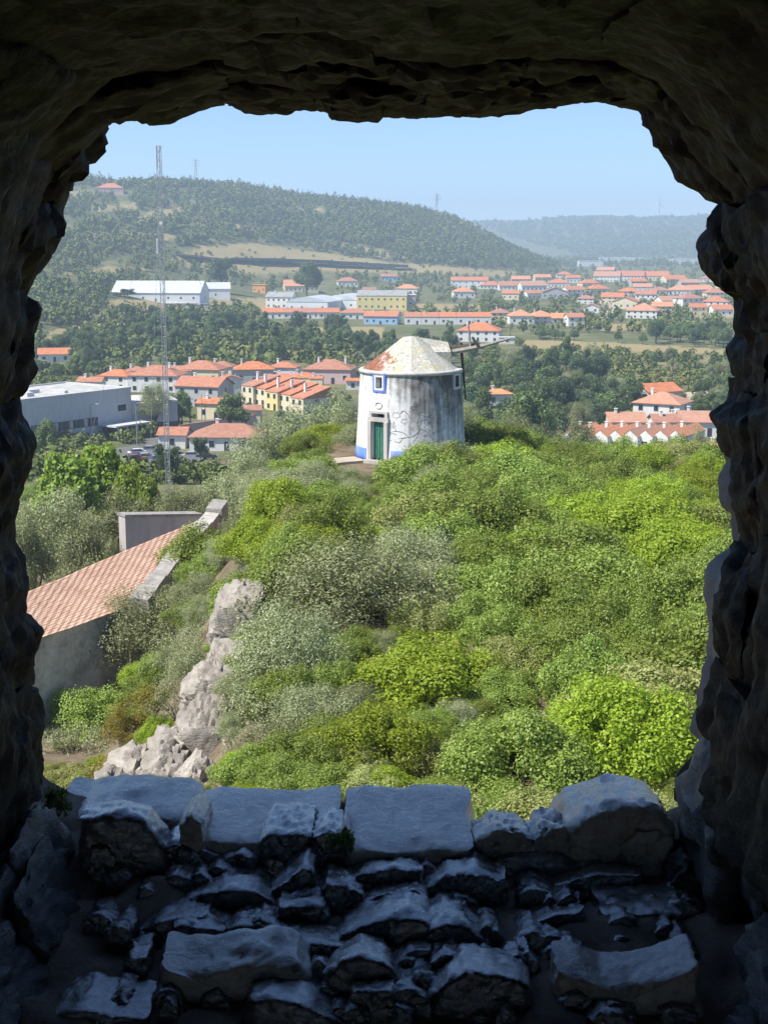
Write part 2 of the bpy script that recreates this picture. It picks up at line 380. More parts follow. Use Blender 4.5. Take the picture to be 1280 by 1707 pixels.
def ribbon(name, pts_px, width, mat, label, lift=.25, vertical=None):
    """a strip laid over the land along photo points; vertical = height of a standing wall instead"""
    xs, ys = [], []
    for (a, b), (c, d) in zip(pts_px[:-1], pts_px[1:]):
        for t in np.linspace(0, 1, 12, endpoint=False): xs.append(a+(c-a)*t); ys.append(b+(d-b)*t)
    xs.append(pts_px[-1][0]); ys.append(pts_px[-1][1])
    x, y, z, ok = hit(xs, ys, 0 if width < 3 else 270); P = [Vector(p) for p, k in zip(zip(x, y, z), ok) if k]
    for _ in range(3): P = [P[0]]+[(P[i-1]+P[i]*2+P[i+1])/4 for i in range(1, len(P)-1)]+[P[-1]]
    vs_, fs = [], []
    for i, p in enumerate(P):
        d = P[min(i+1, len(P)-1)]-P[max(i-1, 0)]; s = Vector((-d.y, d.x, 0)).normalized()
        zz = max(gz(p.x, p.y), gz(*(p+s*width/2).xy), gz(*(p-s*width/2).xy))+lift
        top = zz+(vertical or 0)
        for q, h in ((p+s*width/2, zz-3 if vertical else zz-.4), (p+s*width/2, top), (p-s*width/2, top), (p-s*width/2, zz-3 if vertical else zz-.4)): vs_.append((q.x, q.y, h))
    for i in range(len(P)-1):
        for k in range(4): fs.append((i*4+k, (i+1)*4+k, (i+1)*4+(k+1) % 4, i*4+(k+1) % 4))
    fs += [(0, 1, 2, 3), tuple((len(P)-1)*4+k for k in (3, 2, 1, 0))]
    return obj(name, mesh(name, vs_, fs), mat)

# ================================================================== the castle wall with its window opening
random.seed(5)
WY = 2.25                      # outer face of the wall
CONT = [(75,1340),(78,1290),(73,1240),(78,1190),(70,1150),(66,1100),(72,1068),(77,1048),(68,1036),(58,1030),(45,1008),(36,990),(50,962),(45,930),(33,905),(30,870),(38,825),
 (46,800),(62,768),(66,742),(60,720),(50,705),(40,682),(37,655),(55,640),(62,612),(55,590),(46,572),(60,555),(73,532),(68,505),(48,492),(62,460),(90,420),(105,395),(111,378),
 (104,355),(110,340),(119,320),(121,300),(116,288),(140,275),(163,263),(171,245),(177,220),(190,208),(191,203),(215,200),(230,198),(250,208),(290,200),(330,190),(380,178),(395,180),
 (410,190),(470,190),(540,183),(548,187),(557,205),(620,200),(700,196),(760,195),(800,195),(860,190),(900,182),(960,175),(1000,172),(1018,173),(1030,180),(1055,178),(1063,185),
 (1067,205),(1080,215),(1092,228),(1092,245),(1105,265),(1120,278),(1125,298),(1150,320),(1180,335),(1195,340),(1205,340),(1199,356),(1188,368),(1175,382),(1165,400),(1158,415),
 (1165,437),(1170,456),(1182,475),(1205,478),(1220,487),(1222,502),(1217,520),(1220,545),(1224,558),(1210,575),(1208,600),(1215,630),(1217,655),(1211,666),(1195,680),(1181,692),
 (1182,702),(1192,730),(1200,752),(1205,765),(1199,776),(1192,792),(1193,830),(1200,842),(1215,848),(1220,880),(1219,905),(1190,925),(1172,950),(1172,1000),(1174,1050),
 (1178,1085),(1175,1112),(1165,1140),(1153,1190),(1150,1218),(1168,1228),(1150,1262),(1127,1298),(1124,1330)]
def resample(P, step):
    out = [P[0]]
    for a, b in zip(P[:-1], P[1:]):
        n = max(1, int(math.hypot(b[0]-a[0], b[1]-a[1])/step))
        for k in range(1, n+1): out.append((a[0]+(b[0]-a[0])*k/n, a[1]+(b[1]-a[1])*k/n))
    return out
C1 = np.array(resample(CONT, 9.0))
# a smoothed opening gives the outward direction at every point
Csm = C1.copy()
for _ in range(260): Csm[1:-1] = (Csm[:-2]+2*Csm[1:-1]+Csm[2:])/4
tg = np.gradient(Csm, axis=0); nrm = np.stack([tg[:, 1], -tg[:, 0]], -1); nrm /= np.linalg.norm(nrm, axis=1)[:, None]   # image coords, y down
ctr = np.array([640, 760.])
sgn = np.sign(((Csm-ctr)*nrm).sum(1)); nrm *= sgn[:, None]
bulge = ((C1-Csm)*nrm).sum(1)          # >0 : the opening reaches outward here (a joint between stones)

def ridged(p, s):
    return mnoise.fractal(p*s, 0.8, 2.1, 5)*.6+(mnoise.ridged_multi_fractal(p*s, 1.0, 2.1, 4, 1.0, 2.0)-1.0)*.38
def stone_mesh(name, poly, y0, y1, amp=.01, bev=.25, drop=0.0, seed=0, back_round=.12, taper=0.0, step=.02, nz=1.0, sharp=42):
    """a rough block: outline poly (x,z) at the far face y1, run towards the viewer to y0; drop lowers the far side, taper widens the near side"""
    P = [Vector((p[0], p[1])) for p in poly]
    per = sum((P[i]-P[i-1]).length for i in range(len(P)))
    n = max(26, min(150, int(per/step)))
    # even resample of the closed outline
    Q = []; acc = 0; seg = per/n; i = 0; pos = P[0].copy(); pts = P+[P[0]]; rem = seg; Q.append(pos.copy()); k = 0
    while len(Q) < n and k < len(pts)-1:
        d = pts[k+1]-pos
        if d.length >= rem: pos = pos+d.normalized()*rem; Q.append(pos.copy()); rem = seg
        else: rem -= d.length; pos = pts[k+1].copy(); k += 1
    n = len(Q); c = sum(Q, Vector((0, 0)))/n
    r = min(max((q-c).length for q in Q), .6); dep = y1-y0
    prof = [(0.0, -.10), (.2, -.10), (.35, -.09), (.5, -.078), (.62, -.06), (.73, -.04), (.82, -.02), (.89, .01), (.945, .05), (.985, .11), (1.0, .18), (1.0, .27), (1.0, .36), (1.0, .45), (1.0, .54), (1.0, .63), (1.0, .72), (1.0, .81), (1.0, .89), (1-.35*back_round, .96), (1-back_round, 1.0), (.5, 1.01), (0.0, 1.02)]
    vs_, fs = [], []; off = Vector((seed*3.17, seed*1.71, seed*.93)); fq = 1.6/max(r, .03)
    for j, (s, t) in enumerate(prof):
        y = y0+dep*t if t > 0 else y0+t*min(r, dep)*bev*4
        for q in ([c] if s == 0 else Q):
            tp = 1+taper*(1-max(t, 0))
            a = c+(q-c)*s*tp
            p = Vector((a.x, y, a.y-drop*max(t, 0)))
            nrm_ = Vector(((q-c).x, (t-.5)*r*1.2, (q-c).y)); nrm_ = nrm_.normalized() if nrm_.length > 1e-6 else Vector((0, -1 if t < .5 else 1, 0))
            h = ridged((p+off), fq*nz)*amp*1.5+ridged((p-off), fq*3.1*nz)*amp*.75
            vo = mnoise.voronoi((p+off)*fq*1.5*nz)[0]; h += (vo[1]-vo[0]-.25)*amp*1.25; vq = mnoise.voronoi((p-off)*fq*4.2*nz)[0]; h += (vq[1]-vq[0]-.2)*amp*.3
            vs_.append(p+nrm_*h)
    idx = 0; rings = []
    for j, (s, t) in enumerate(prof):
        m_ = 1 if s == 0 else n; rings.append((idx, m_)); idx += m_
    for (a, na), (b, nb) in zip(rings[:-1], rings[1:]):
        for k in range(n):
            k2 = (k+1) % n
            if na == 1: fs.append((a, b+k, b+k2))
            elif nb == 1: fs.append((a+k2, a+k, b))
            else: fs.append((a+k, b+k, b+k2, a+k2))
    m = mesh(name, vs_, fs, True)
    try: m.set_sharp_from_angle(angle=R(sharp))
    except Exception: pass
    return m
def smooth_by_angle(o, ang=35):
    m = o.data
    try: m.set_sharp_from_angle(angle=R(ang))
    except Exception: pass
wall = thing('castle_wall', 'dark rough limestone castle wall with ragged window opening seen from inside', 'castle wall', (0, WY, EZ-12))
WOFF = Vector((0, WY, EZ-12))
def wobj(name, m, mat, label=None):
    m.transform(Matrix.Translation(-WOFF)); o = obj(name, m, mat, wall)
    if label: o['label'] = label
    return o
def to_plane(pts, Yp): return [(lambda v: (v.x, v.z))(at_y(px, py, Yp)) for px, py in pts]
# --- jamb and lintel stones, in five courses from the outer face inwards
LAY = [(WY-.01, .17, 0, 105, 150), (WY-.13, .20, 20, 140, 190), (WY-.27, .26, 46, 180, 230), (WY-.5, .36, 80, 220, 280), (WY-.8, .42, 118, 260, 330)]
sd = 0
for li, (yb, dep, off, mn, wid) in enumerate(LAY):
    # joints where the opening bulges outward
    score = bulge+np.random.RandomState(li).uniform(-6, 6, len(C1))*(1 if li == 0 else 4)
    order = np.argsort(-score); gap = int(mn/9); cuts = [0, len(C1)-1]
    for k in order:
        if all(abs(k-c) >= gap for c in cuts): cuts.append(int(k))
    cuts.sort()
    for a, b in zip(cuts[:-1], cuts[1:]):
        sd += 1; rr = random.Random(sd*7+li)
        o_ = off+(rr.uniform(-8, 14) if li else 0)
        base = C1 if li == 0 else (C1*.5+Csm*.5 if li == 1 else C1*.25+Csm*.75)
        seg = base[a:b+1]+nrm[a:b+1]*o_
        if li:
            bow = np.sin(np.linspace(0, np.pi, b-a+1))[:, None]*rr.uniform(4, 16); seg = seg-nrm[a:b+1]*bow
        outer = seg[::-1][::3]+nrm[a:b+1][::-1][::3]*wid
        poly = list(map(tuple, seg))+list(map(tuple, outer))
        m = stone_mesh('stone', to_plane(poly, yb), yb-dep, yb+rr.uniform(-.01, .012), amp=.0062 if li == 0 else .014, back_round=.03 if li == 0 else .10, seed=sd, taper=.02*li, step=.007 if li == 0 else .011)
        cyy = seg[:, 1].mean(); ob = wobj('stone', m, STONE_LIT if li == 0 and 770 < cyy < 1240 and seg[0][0] > 900 else STONE)
# --- mortar core: outer face, tunnel and inner face in one rough sheet
Nn = len(C1); ext = [(C1[0][0]-14, 1420), (C1[0][0]+60, 1470), (360, 1480), (640, 1490), (900, 1485), (1060, 1470), (1124+14, 1420)]
core_px = np.vstack([C1+nrm*16, np.array(resample([tuple(C1[-1]+nrm[-1]*16)]+ext[::-1]+[tuple(C1[0]+nrm[0]*16)], 12.0))[1:-1]])
core = np.array(to_plane(core_px, WY)); cc = np.array([0, EZ-.35])
rowsY = [(9.0, WY+.02), (3.0, WY+.03), (1.35, WY+.02), (1.06, WY-.01), (1.0, WY-.06), (1.01, WY-.14), (1.03, WY-.22), (1.06, WY-.31), (1.09, WY-.42), (1.13, WY-.55), (1.17, WY-.7), (1.22, WY-.85), (1.27, WY-1.0), (1.33, WY-1.15), (1.5, WY-1.2), (2.2, WY-1.22), (5.5, WY-1.23)]
vs_, fs = [], []; n = len(core)
for s, y in rowsY:
    for q in core:
        p = cc+(q-cc)*s; z = max(p[1], EZ-14.5); p3 = Vector((p[0], y, z))
        if s < 1.4:
            h = ridged(p3+Vector((9, 0, 0)), 9)*.018; dv = Vector((q[0]-cc[0], 0, q[1]-cc[1])).normalized(); p3 += dv*(h+.005)
        vs_.append(p3)
for j in range(len(rowsY)-1):
    for k in range(n): k2 = (k+1) % n; fs.append((j*n+k, j*n+k2, (j+1)*n+k2, (j+1)*n+k))
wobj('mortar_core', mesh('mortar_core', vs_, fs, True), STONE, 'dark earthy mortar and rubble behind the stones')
# --- the room behind the opening
rm = MB()
x0, x1, y0, y1, z0, z1 = -3.2, 3.2, -3.5, WY-1.16, EZ-1.6, EZ+2.2
dx_, dz_ = .6, EZ+.45                                            # unseen doorway, added to let in fill light from behind
for vsq in ([(x0,y0,z0),(x1,y0,z0),(x1,y1,z0),(x0,y1,z0)], [(x0,y0,z1),(x0,y1,z1),(x1,y1,z1),(x1,y0,z1)], [(x0,y0,z0),(x0,y0,z1),(-dx_,y0,z1),(-dx_,y0,z0)], [(dx_,y0,z0),(dx_,y0,z1),(x1,y0,z1),(x1,y0,z0)], [(-dx_,y0,dz_),(-dx_,y0,z1),(dx_,y0,z1),(dx_,y0,dz_)],
            [(x0,y0,z0),(x0,y1,z0),(x0,y1,z1),(x0,y0,z1)], [(x1,y0,z0),(x1,y0,z1),(x1,y1,z1),(x1,y1,z0)]): rm.add(vsq, [(0, 1, 2, 3)])
tag(MB().box(-14, 14, -30, y0-.02, EZ-2.2, EZ-1.62).build('bounce_court', plaster('bounce_court_gravel', (.46,.38,.28), (.3,.25,.18), .5)), 'unseen pale gravel court added to bounce sunlight into the room', kind='structure')  # unseen ground added to bounce warm sunlight through the doorway
tag(rm.build('room_interior', STONE), 'dark stone room with an unseen doorway added to let in fill light', kind='structure')
# --- the sill floor of earth
def floor_z(y): return -.922-.07*(2.03-np.minimum(y, 2.03))
FZ = -1.0
fx = np.linspace(-.95, .95, 130); fy = np.linspace(1.05, 2.25, 80); GX, GY = np.meshgrid(fx, fy)
edge = np.clip((np.abs(GX)-.40-.10*(2.2-GY))/.25, 0, 1)
GZ = EZ+floor_z(GY)-.028+.030*(fbm(GX*9, GY*9, 11)-.5)*2+.010*(fbm(GX*45, GY*45, 12)-.5)*2+.16*edge**1.4
Vf = np.stack([GX, GY, GZ], -1).reshape(-1, 3); i0 = (np.arange(79)[:, None]*130+np.arange(129)[None]).ravel()
wobj('sill_earth', npmesh('sill_earth', Vf, np.stack([i0, i0+1, i0+131, i0+130], -1), True), EARTH, 'dark trodden earth between the sill stones')
# --- stones of the sill, traced one by one: (top line, base row, depth, drop of far side)
def floor_at(px, py):
    d = ray(px, py)
    for y in np.linspace(1.3, 2.2, 181):
        if d[2]*y/d[1] < float(floor_z(y))-.03: return y
    return 2.2
def sill(top, base, dep, drop=.0, amp=.008, zf=FZ, name='stone', mat=None, label=None, back=None, zt=None):
    global sd
    sd += 1
    cxp = sum(p[0] for p in top)/len(top)
    if zt is not None: yf = at_z(cxp, sum(p[1] for p in top)/len(top), zt).y      # flat slab: its near top edge lies at height zt
    else: yf = min(floor_at(cxp, base), 2.06)
    top = resample(top, 6)
    pl = to_plane(top+[(top[-1][0]+4, base+6), (cxp, base+16), (top[0][0]-4, base+6)], yf)
    m = stone_mesh('stone', pl, yf, yf+dep, amp=amp, seed=sd, drop=drop, back_round=.06, step=.0042, bev=.12, sharp=50)
    return wobj(name, m, mat or STONE_S, label)
# ledge slabs on the outer edge
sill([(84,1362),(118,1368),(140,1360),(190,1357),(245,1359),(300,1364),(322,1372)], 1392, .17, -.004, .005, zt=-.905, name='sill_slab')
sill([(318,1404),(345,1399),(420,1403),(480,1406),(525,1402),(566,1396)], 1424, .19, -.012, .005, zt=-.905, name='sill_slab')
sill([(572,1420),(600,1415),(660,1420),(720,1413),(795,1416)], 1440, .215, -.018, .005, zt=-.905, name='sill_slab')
sill([(790,1398),(830,1380),(870,1385),(890,1400)], 1440, .12, .02, .006)
sill([(560,1404),(575,1370),(592,1400)], 1440, .10, .02, .004)
sill([(300,1372),(318,1355),(338,1372)], 1420, .12, .01, .004)
sill([(885,1400),(905,1380),(935,1378),(950,1395)], 1430, .10, .01, .006)
# boulder at the right end
sill([(936,1400),(950,1376),(985,1352),(1040,1338),(1080,1340),(1112,1352),(1130,1380),(1128,1420)], 1455, .20, .03, .006, name='sill_boulder')
sill([(1034,1410),(1062,1384),(1100,1386),(1125,1400),(1126,1440)], 1462, .10, .02, .007)
SILL = [
 ([(430,1405),(445,1390),(490,1388),(520,1392)],1425,.09,.01),
 ([(508,1424),(520,1395),(545,1386),(570,1390),(580,1415)],1440,.08,.02),
 ([(518,1440),(535,1425),(555,1420),(575,1440)],1452,.05,.02),
 ([(585,1450),(610,1430),(680,1415),(730,1408),(775,1414),(800,1440)],1462,.09,.02),
 ([(270,1415),(285,1405),(315,1402),(345,1418),(370,1428)],1440,.07,.02),
 ([(285,1450),(296,1405),(320,1414),(338,1432),(345,1455)],1462,.07,.03),
 ([(345,1450),(370,1432),(400,1420),(425,1428),(450,1455)],1466,.08,.03),
 ([(130,1368),(160,1362),(205,1358),(240,1370),(262,1395),(290,1450)],1462,.05,.01),
 ([(150,1412),(178,1410),(195,1430),(200,1460)],1468,.04,.02),
 ([(300,1480),(340,1470),(380,1458),(395,1480)],1492,.06,.03),
 ([(328,1462),(360,1442),(385,1452),(420,1470)],1480,.06,.02),
 ([(435,1502),(470,1468),(508,1442),(525,1450),(532,1490)],1510,.11,.035),
 ([(525,1470),(538,1460),(548,1475)],1480,.03,.01),
 ([(534,1490),(545,1472),(580,1478),(606,1490),(612,1520)],1530,.07,.03),
 ([(585,1462),(625,1450),(660,1446),(705,1452),(708,1490)],1500,.08,.035),
 ([(610,1500),(640,1490),(690,1485),(712,1505)],1535,.04,.02),
 ([(705,1480),(745,1458),(800,1453),(840,1470),(848,1500)],1510,.10,.03),
 ([(790,1500),(820,1475),(845,1460),(848,1490)],1510,.07,.02),
 ([(800,1425),(830,1400),(870,1390),(900,1400),(905,1425)],1436,.06,.03),
 ([(800,1440),(830,1425),(865,1420),(930,1418),(960,1435),(1000,1434),(1020,1445)],1462,.08,.03),
 ([(300,1505),(340,1488),(385,1480),(430,1484),(470,1510)],1525,.08,.03),
 ([(460,1525),(465,1512),(500,1507),(540,1508),(552,1530)],1556,.08,.03),
 ([(405,1545),(420,1530),(440,1522),(455,1540)],1550,.03,.01),
 ([(400,1552),(430,1540),(470,1545),(510,1550)],1575,.05,.02),
 ([(550,1570),(580,1550),(620,1535),(680,1524),(705,1530),(728,1545)],1590,.11,.04),
 ([(730,1535),(750,1510),(775,1505),(785,1525)],1540,.05,.02),
 ([(690,1580),(715,1550),(745,1535),(775,1540),(812,1570)],1602,.09,.04),
 ([(640,1605),(680,1585),(720,1580),(735,1605)],1622,.05,.02),
 ([(715,1605),(740,1588),(770,1595),(776,1615)],1640,.06,.02),
 ([(495,1572),(530,1570),(580,1580),(620,1586),(640,1600)],1615,.06,.03),
 ([(540,1625),(570,1600),(600,1592),(640,1602),(685,1640)],1668,.07,.04),
 ([(718,1660),(745,1635),(775,1617),(830,1625),(888,1645)],1695,.07,.03),
 ([(575,1685),(585,1655),(620,1648),(655,1652),(662,1680)],1704,.07,.03),
 ([(640,1645),(680,1648),(725,1668)],1690,.05,.02),
 ([(400,1700),(415,1670),(450,1662),(500,1672),(540,1690),(590,1712)],1725,.08,.03),
 ([(230,1550),(260,1536),(300,1530),(345,1526),(362,1540)],1562,.09,.03),
 ([(290,1545),(310,1540),(345,1548),(372,1552),(378,1572)],1582,.06,.02),
 ([(205,1610),(215,1595),(245,1598)],1624,.06,.01),
 ([(150,1685),(180,1672),(200,1664),(215,1672)],1690,.05,.01),
 ([(90,1690),(140,1682),(185,1695),(245,1698)],1715,.07,.01),
 ([(880,1520),(900,1490),(940,1470),(990,1456),(1040,1456),(1075,1458)],1490,.10,.04),
 ([(805,1580),(840,1560),(880,1542),(920,1526),(960,1520),(975,1515)],1560,.06,.03),
 ([(860,1568),(880,1560),(905,1570)],1584,.05,.01),
 ([(1000,1524),(1040,1522),(1090,1522),(1140,1524)],1555,.07,.01),
 ([(1090,1490),(1110,1482),(1150,1466),(1165,1472)],1500,.04,.02),
 ([(855,1610),(865,1588),(882,1586)],1622,.04,.01),
 ([(925,1650),(945,1632),(985,1630)],1670,.06,.01),
 ([(980,1705),(1000,1686),(1030,1690),(1060,1702)],1725,.06,.02),
]
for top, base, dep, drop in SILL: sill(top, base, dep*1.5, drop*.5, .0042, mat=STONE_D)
rz_ = random.Random(99)
for i in range(58):                                               # small chips and cobbles trodden in between
    a = rz_.uniform(150, 1150); b = 1455+250*rz_.random(); wv = rz_.uniform(14, 40); hv_ = rz_.uniform(10, 26); sk = rz_.uniform(-.5, .5)
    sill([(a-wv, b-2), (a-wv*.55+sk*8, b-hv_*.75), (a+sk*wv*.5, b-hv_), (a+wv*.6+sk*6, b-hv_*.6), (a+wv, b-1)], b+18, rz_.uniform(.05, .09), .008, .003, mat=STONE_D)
sill([(268,1616),(300,1625),(345,1622),(400,1612),(450,1605),(492,1614),(515,1640)], 1672, .085, -.012, .006)
sill([(930,1625),(975,1632),(1010,1648),(1060,1645),(1110,1632),(1165,1612)], 1690, .075, -.010, .007)
# big rocks at the feet of both jambs
def jrock(poly, Yb, dep, amp=.012, mat=None):
    global sd
    sd += 1
    return wobj('stone', stone_mesh('stone', to_plane(resample(poly, 10), Yb), Yb-dep, Yb, amp=amp, seed=sd, back_round=.12, step=.008, bev=.2, sharp=60), mat or STONE_J)
jrock([(1125,1300),(1160,1235),(1190,1200),(1215,1220),(1215,1420),(1165,1470),(1130,1410)], 2.10, .22)
jrock([(1185,1330),(1215,1250),(1260,1180),(1330,1160),(1340,1480),(1240,1500),(1195,1420)], 1.99, .24)
jrock([(1240,1250),(1300,1160),(1360,1200),(1360,1420),(1275,1400)], 1.86, .2)
jrock([(1215,1590),(1240,1540),(1290,1500),(1350,1500),(1350,1700),(1250,1660)], 1.76, .2)
jrock([(1100,1425),(1125,1395),(1150,1410),(1150,1450),(1110,1450)], 2.08, .1)
jrock([(1195,1720),(1220,1680),(1290,1660),(1330,1720),(1300,1760)], 1.66, .2)
jrock([(30,1370),(70,1330),(95,1350),(120,1400),(150,1480),(130,1520),(60,1500),(20,1440)], 2.09, .2)
jrock([(60,1440),(75,1385),(105,1430),(140,1490),(145,1520),(100,1560),(60,1520)], 2.0, .2, .012)
jrock([(-40,1470),(20,1430),(45,1480),(100,1540),(135,1590),(120,1640),(40,1640),(-40,1600)], 1.9, .2, .013)
jrock([(-60,1590),(10,1520),(40,1560),(45,1630),(10,1680),(-60,1690)], 1.8, .2, .012)
jrock([(-60,1640),(0,1622),(45,1645),(85,1700),(60,1760),(-60,1760)], 1.72, .2, .011)


# ================================================================== plants
def leaves(name, C, Nn_, S, rng, mat, aspect=.55, droop=0.0):
    """one small folded leaf face per point"""
    n = len(C); Nn_ = Nn_/np.maximum(np.linalg.norm(Nn_, axis=1)[:, None], 1e-6)
    r = rng.normal(size=(n, 3)); r[:, 2] -= droop
    U = np.cross(Nn_, r); U /= np.maximum(np.linalg.norm(U, axis=1)[:, None], 1e-6); W = np.cross(Nn_, U)
    S = S[:, None]
    v = np.stack([C-U*S, C+W*S*aspect+Nn_*S*.18, C+U*S, C-W*S*aspect+Nn_*S*.18], 1).reshape(-1, 3)
    q = np.arange(n*4).reshape(n, 4)
    m = npmesh(name, v, q); m.materials.append(mat); return m
def lobes_dome(rng, n, rx, rz, lr, z0=.25, flat=.0):
    """centres and radii of foliage lobes over a dome of radius rx, height rz"""
    L_ = []; f1, f2, f3 = rng.uniform(0, 6.28, 3)
    for k in range(n):
        a = rng.uniform(0, 2*np.pi); wob = 1+.20*np.sin(2*a+f1)+.14*np.sin(3*a+f2)+.10*np.sin(5*a+f3); e = np.arcsin(rng.uniform(-.15, 1)); rr = rng.uniform(.62, .95)
        L_.append((np.array([rx*rr*wob*np.cos(e)*np.cos(a), rx*rr*wob*np.cos(e)*np.sin(a), max(z0*.4, z0+(rz-z0)*rr*(1+.22*np.sin(3*a+f3)*np.cos(e))*np.sin(e))]), lr*rng.uniform(.5, 1.5)))
    return L_
def crown_pts(rng, lobes, n, shell=.35, up=.25):
    w_ = np.array([r**2 for _, r in lobes]); k = rng.choice(len(lobes), n, p=w_/w_.sum())
    c = np.array([l[0] for l in lobes])[k]; r = np.array([l[1] for l in lobes])[k]
    d = rng.normal(size=(n, 3)); d /= np.linalg.norm(d, axis=1)[:, None]
    rad = (1-shell*rng.uniform(0, 1, n)**1.5)*(1+.10*rng.normal(size=n))*np.where(rng.uniform(0, 1, n) < .05, rng.uniform(1.1, 1.45, n), 1)
    P = c+d*(r*rad)[:, None]
    Nn_ = d+.55*rng.normal(size=(n, 3)); Nn_[:, 2] += up
    return P, Nn_
def branches(name, lobes, rng, trunk_h, tr, mat, base=(0, 0, -.25), k=12):
    mb = MB(); random.seed(int(rng.integers(1e6)))
    if trunk_h > .05:
        bend = Vector((rng.uniform(-.1, .1), rng.uniform(-.1, .1), 0))*trunk_h
        mb.tube([base, Vector(base)+Vector((0, 0, trunk_h*.5))+bend*.5, Vector((0, 0, trunk_h))+bend], [tr*1.25, tr, tr*.8], 7, .1)
        st = Vector((0, 0, trunk_h))+bend
    else: st = Vector(base)
    for c, r in lobes[:k]:
        c = Vector(c); mid = st.lerp(c, .5)+Vector((rng.uniform(-.12, .12), rng.uniform(-.12, .12), .06))*c.length
        mb.tube([st, mid, c], [tr*.6, tr*.4, tr*.12], 5)
        for _ in range(2):
            d = Vector(rng.normal(size=3)).normalized()*r*.8; mb.tube([mid.lerp(c, .6), c+d], [tr*.2, tr*.06], 4)
    m = mesh(name, mb.v, mb.f, True); m.materials.append(mat); return m
PROTO = {}
def proto(key, seed, leaf, n, lobes, size, aspect=.55, trunk=0.0, tr=.05, shell=.35, up=.25, droop=0.0, bk=14):
    rng = np.random.default_rng(seed)
    lb = lobes(rng); P, Nn_ = crown_pts(rng, lb, n, shell, up)
    S = size*rng.uniform(.7, 1.35, n)
    PROTO[key] = (leaves(key+'_foliage', P, Nn_, S, rng, LF[leaf], aspect, droop), branches(key+'_branches', lb, rng, trunk, tr, BARK, k=bk))
# shrubs: about 1 m radius, 1 m high, scaled when planted
for i in range(3): proto('lentisk%d' % i, 10+i, 'lentisk', 30000, lambda r: lobes_dome(r, 60, .95, .92, .22), .0215, .6, 0, .03)
for i in range(2): proto('bright%d' % i, 20+i, 'bright', 30000, lambda r: lobes_dome(r, 64, .92, 1.0, .20), .0215, .65, 0, .03, up=.4)
for i in range(2): proto('olivebush%d' % i, 30+i, 'olive', 30000, lambda r: lobes_dome(r, 56, .92, 1.0, .26), .022, .32, 0, .03, shell=.75)
proto('pale0', 40, 'pale', 28000, lambda r: lobes_dome(r, 56, .98, .8, .20), .020, .6, 0, .025)
proto('rusty0', 41, 'rusty', 12000, lambda r: lobes_dome(r, 26, .9, .9, .26), .026, .5, 0, .02, shell=.9)
proto('sparse0', 42, 'olive', 3200, lambda r: lobes_dome(r, 24, .9, 1.0, .3), .030, .4, 0, .03, shell=1.0, bk=22)
# trees: unit = 1 m, drawn at about 8 m high
def lob_tree(r): return [(np.array([2.9*q[0], 2.9*q[1], 2.4+q[2]*4.6]), l*3.0) for (q, l) in [(c, l) for c, l in lobes_dome(r, 46, .95, 1.0, .27)]]
def lob_pine(r):
    out = []
    for k in range(34):
        a = r.uniform(0, 6.28); h = r.uniform(.25, 1); w_ = 2.9*(1-.55*abs(h-.62))*np.sqrt(r.uniform(.05, 1))
        out.append((np.array([w_*np.cos(a), w_*np.sin(a), 2.6+h*5.6]), r.uniform(.65, 1.15)))
    return out
def lob_tall(r):
    out = []
    for k in range(30):
        h = r.uniform(0, 1); a = r.uniform(0, 6.28); w_ = 1.55*np.sin(np.pi*(.12+.80*h))*r.uniform(.4, 1)
        out.append((np.array([w_*np.cos(a), w_*np.sin(a), 1.4+h*7.6]), r.uniform(.55, .95)))
    return out
for i in range(3): proto('tree%d' % i, 50+i, 'tree', 5200, lob_tree, .20, .7, 2.4, .22)
for i in range(2): proto('pine%d' % i, 60+i, 'pine', 5000, lob_pine, .19, .6, 2.8, .20)
proto('tall0', 70, 'tree', 4200, lob_tall, .18, .7, 1.2, .18)
for i in range(2): proto('olivetree%d' % i, 80+i, 'olive', 22000, lob_tree, .085, .35, 1.8, .22, shell=.8)
proto('plane0', 90, 'plane', 9000, lob_tree, .17, .9, 2.6, .22, shell=.6, up=.6)
def plant(key, loc, s, label, group, cat, name, sz=None, rz=None, part='foliage', crown=False):
    f, b = PROTO[key]
    t = thing(name, label, cat, loc, random.uniform(0, 6.28) if rz is None else rz, group)
    t.scale = (s, s, sz or s)
    if not crown: t.scale = (s*random.uniform(.82, 1.22), s*random.uniform(.82, 1.22), sz or s); t.rotation_euler[0] = random.uniform(-.12, .12); t.rotation_euler[1] = random.uniform(-.12, .12)
    obj('crown' if crown else 'foliage', f, None, t); obj('trunk' if crown else 'branches', b, None, t); return t
proto('fern0', 95, 'tree', 420, lambda r: lobes_dome(r, 14, .8, .9, .3), .13, .5, 0, .03, shell=1.0)
for px, py, Y, r, lab in ((572, 1418, 2.035, .022, 'small dark green weed rooted between two ledge slabs'), (98, 1352, 2.05, .026, 'small green weed at the foot of the left jamb')):
    p = at_y(px, py, Y); plant('fern0', p, r, lab, None, 'weed', 'joint_weed', sz=r*1.4)
random.seed(21); rs = np.random.default_rng(21)
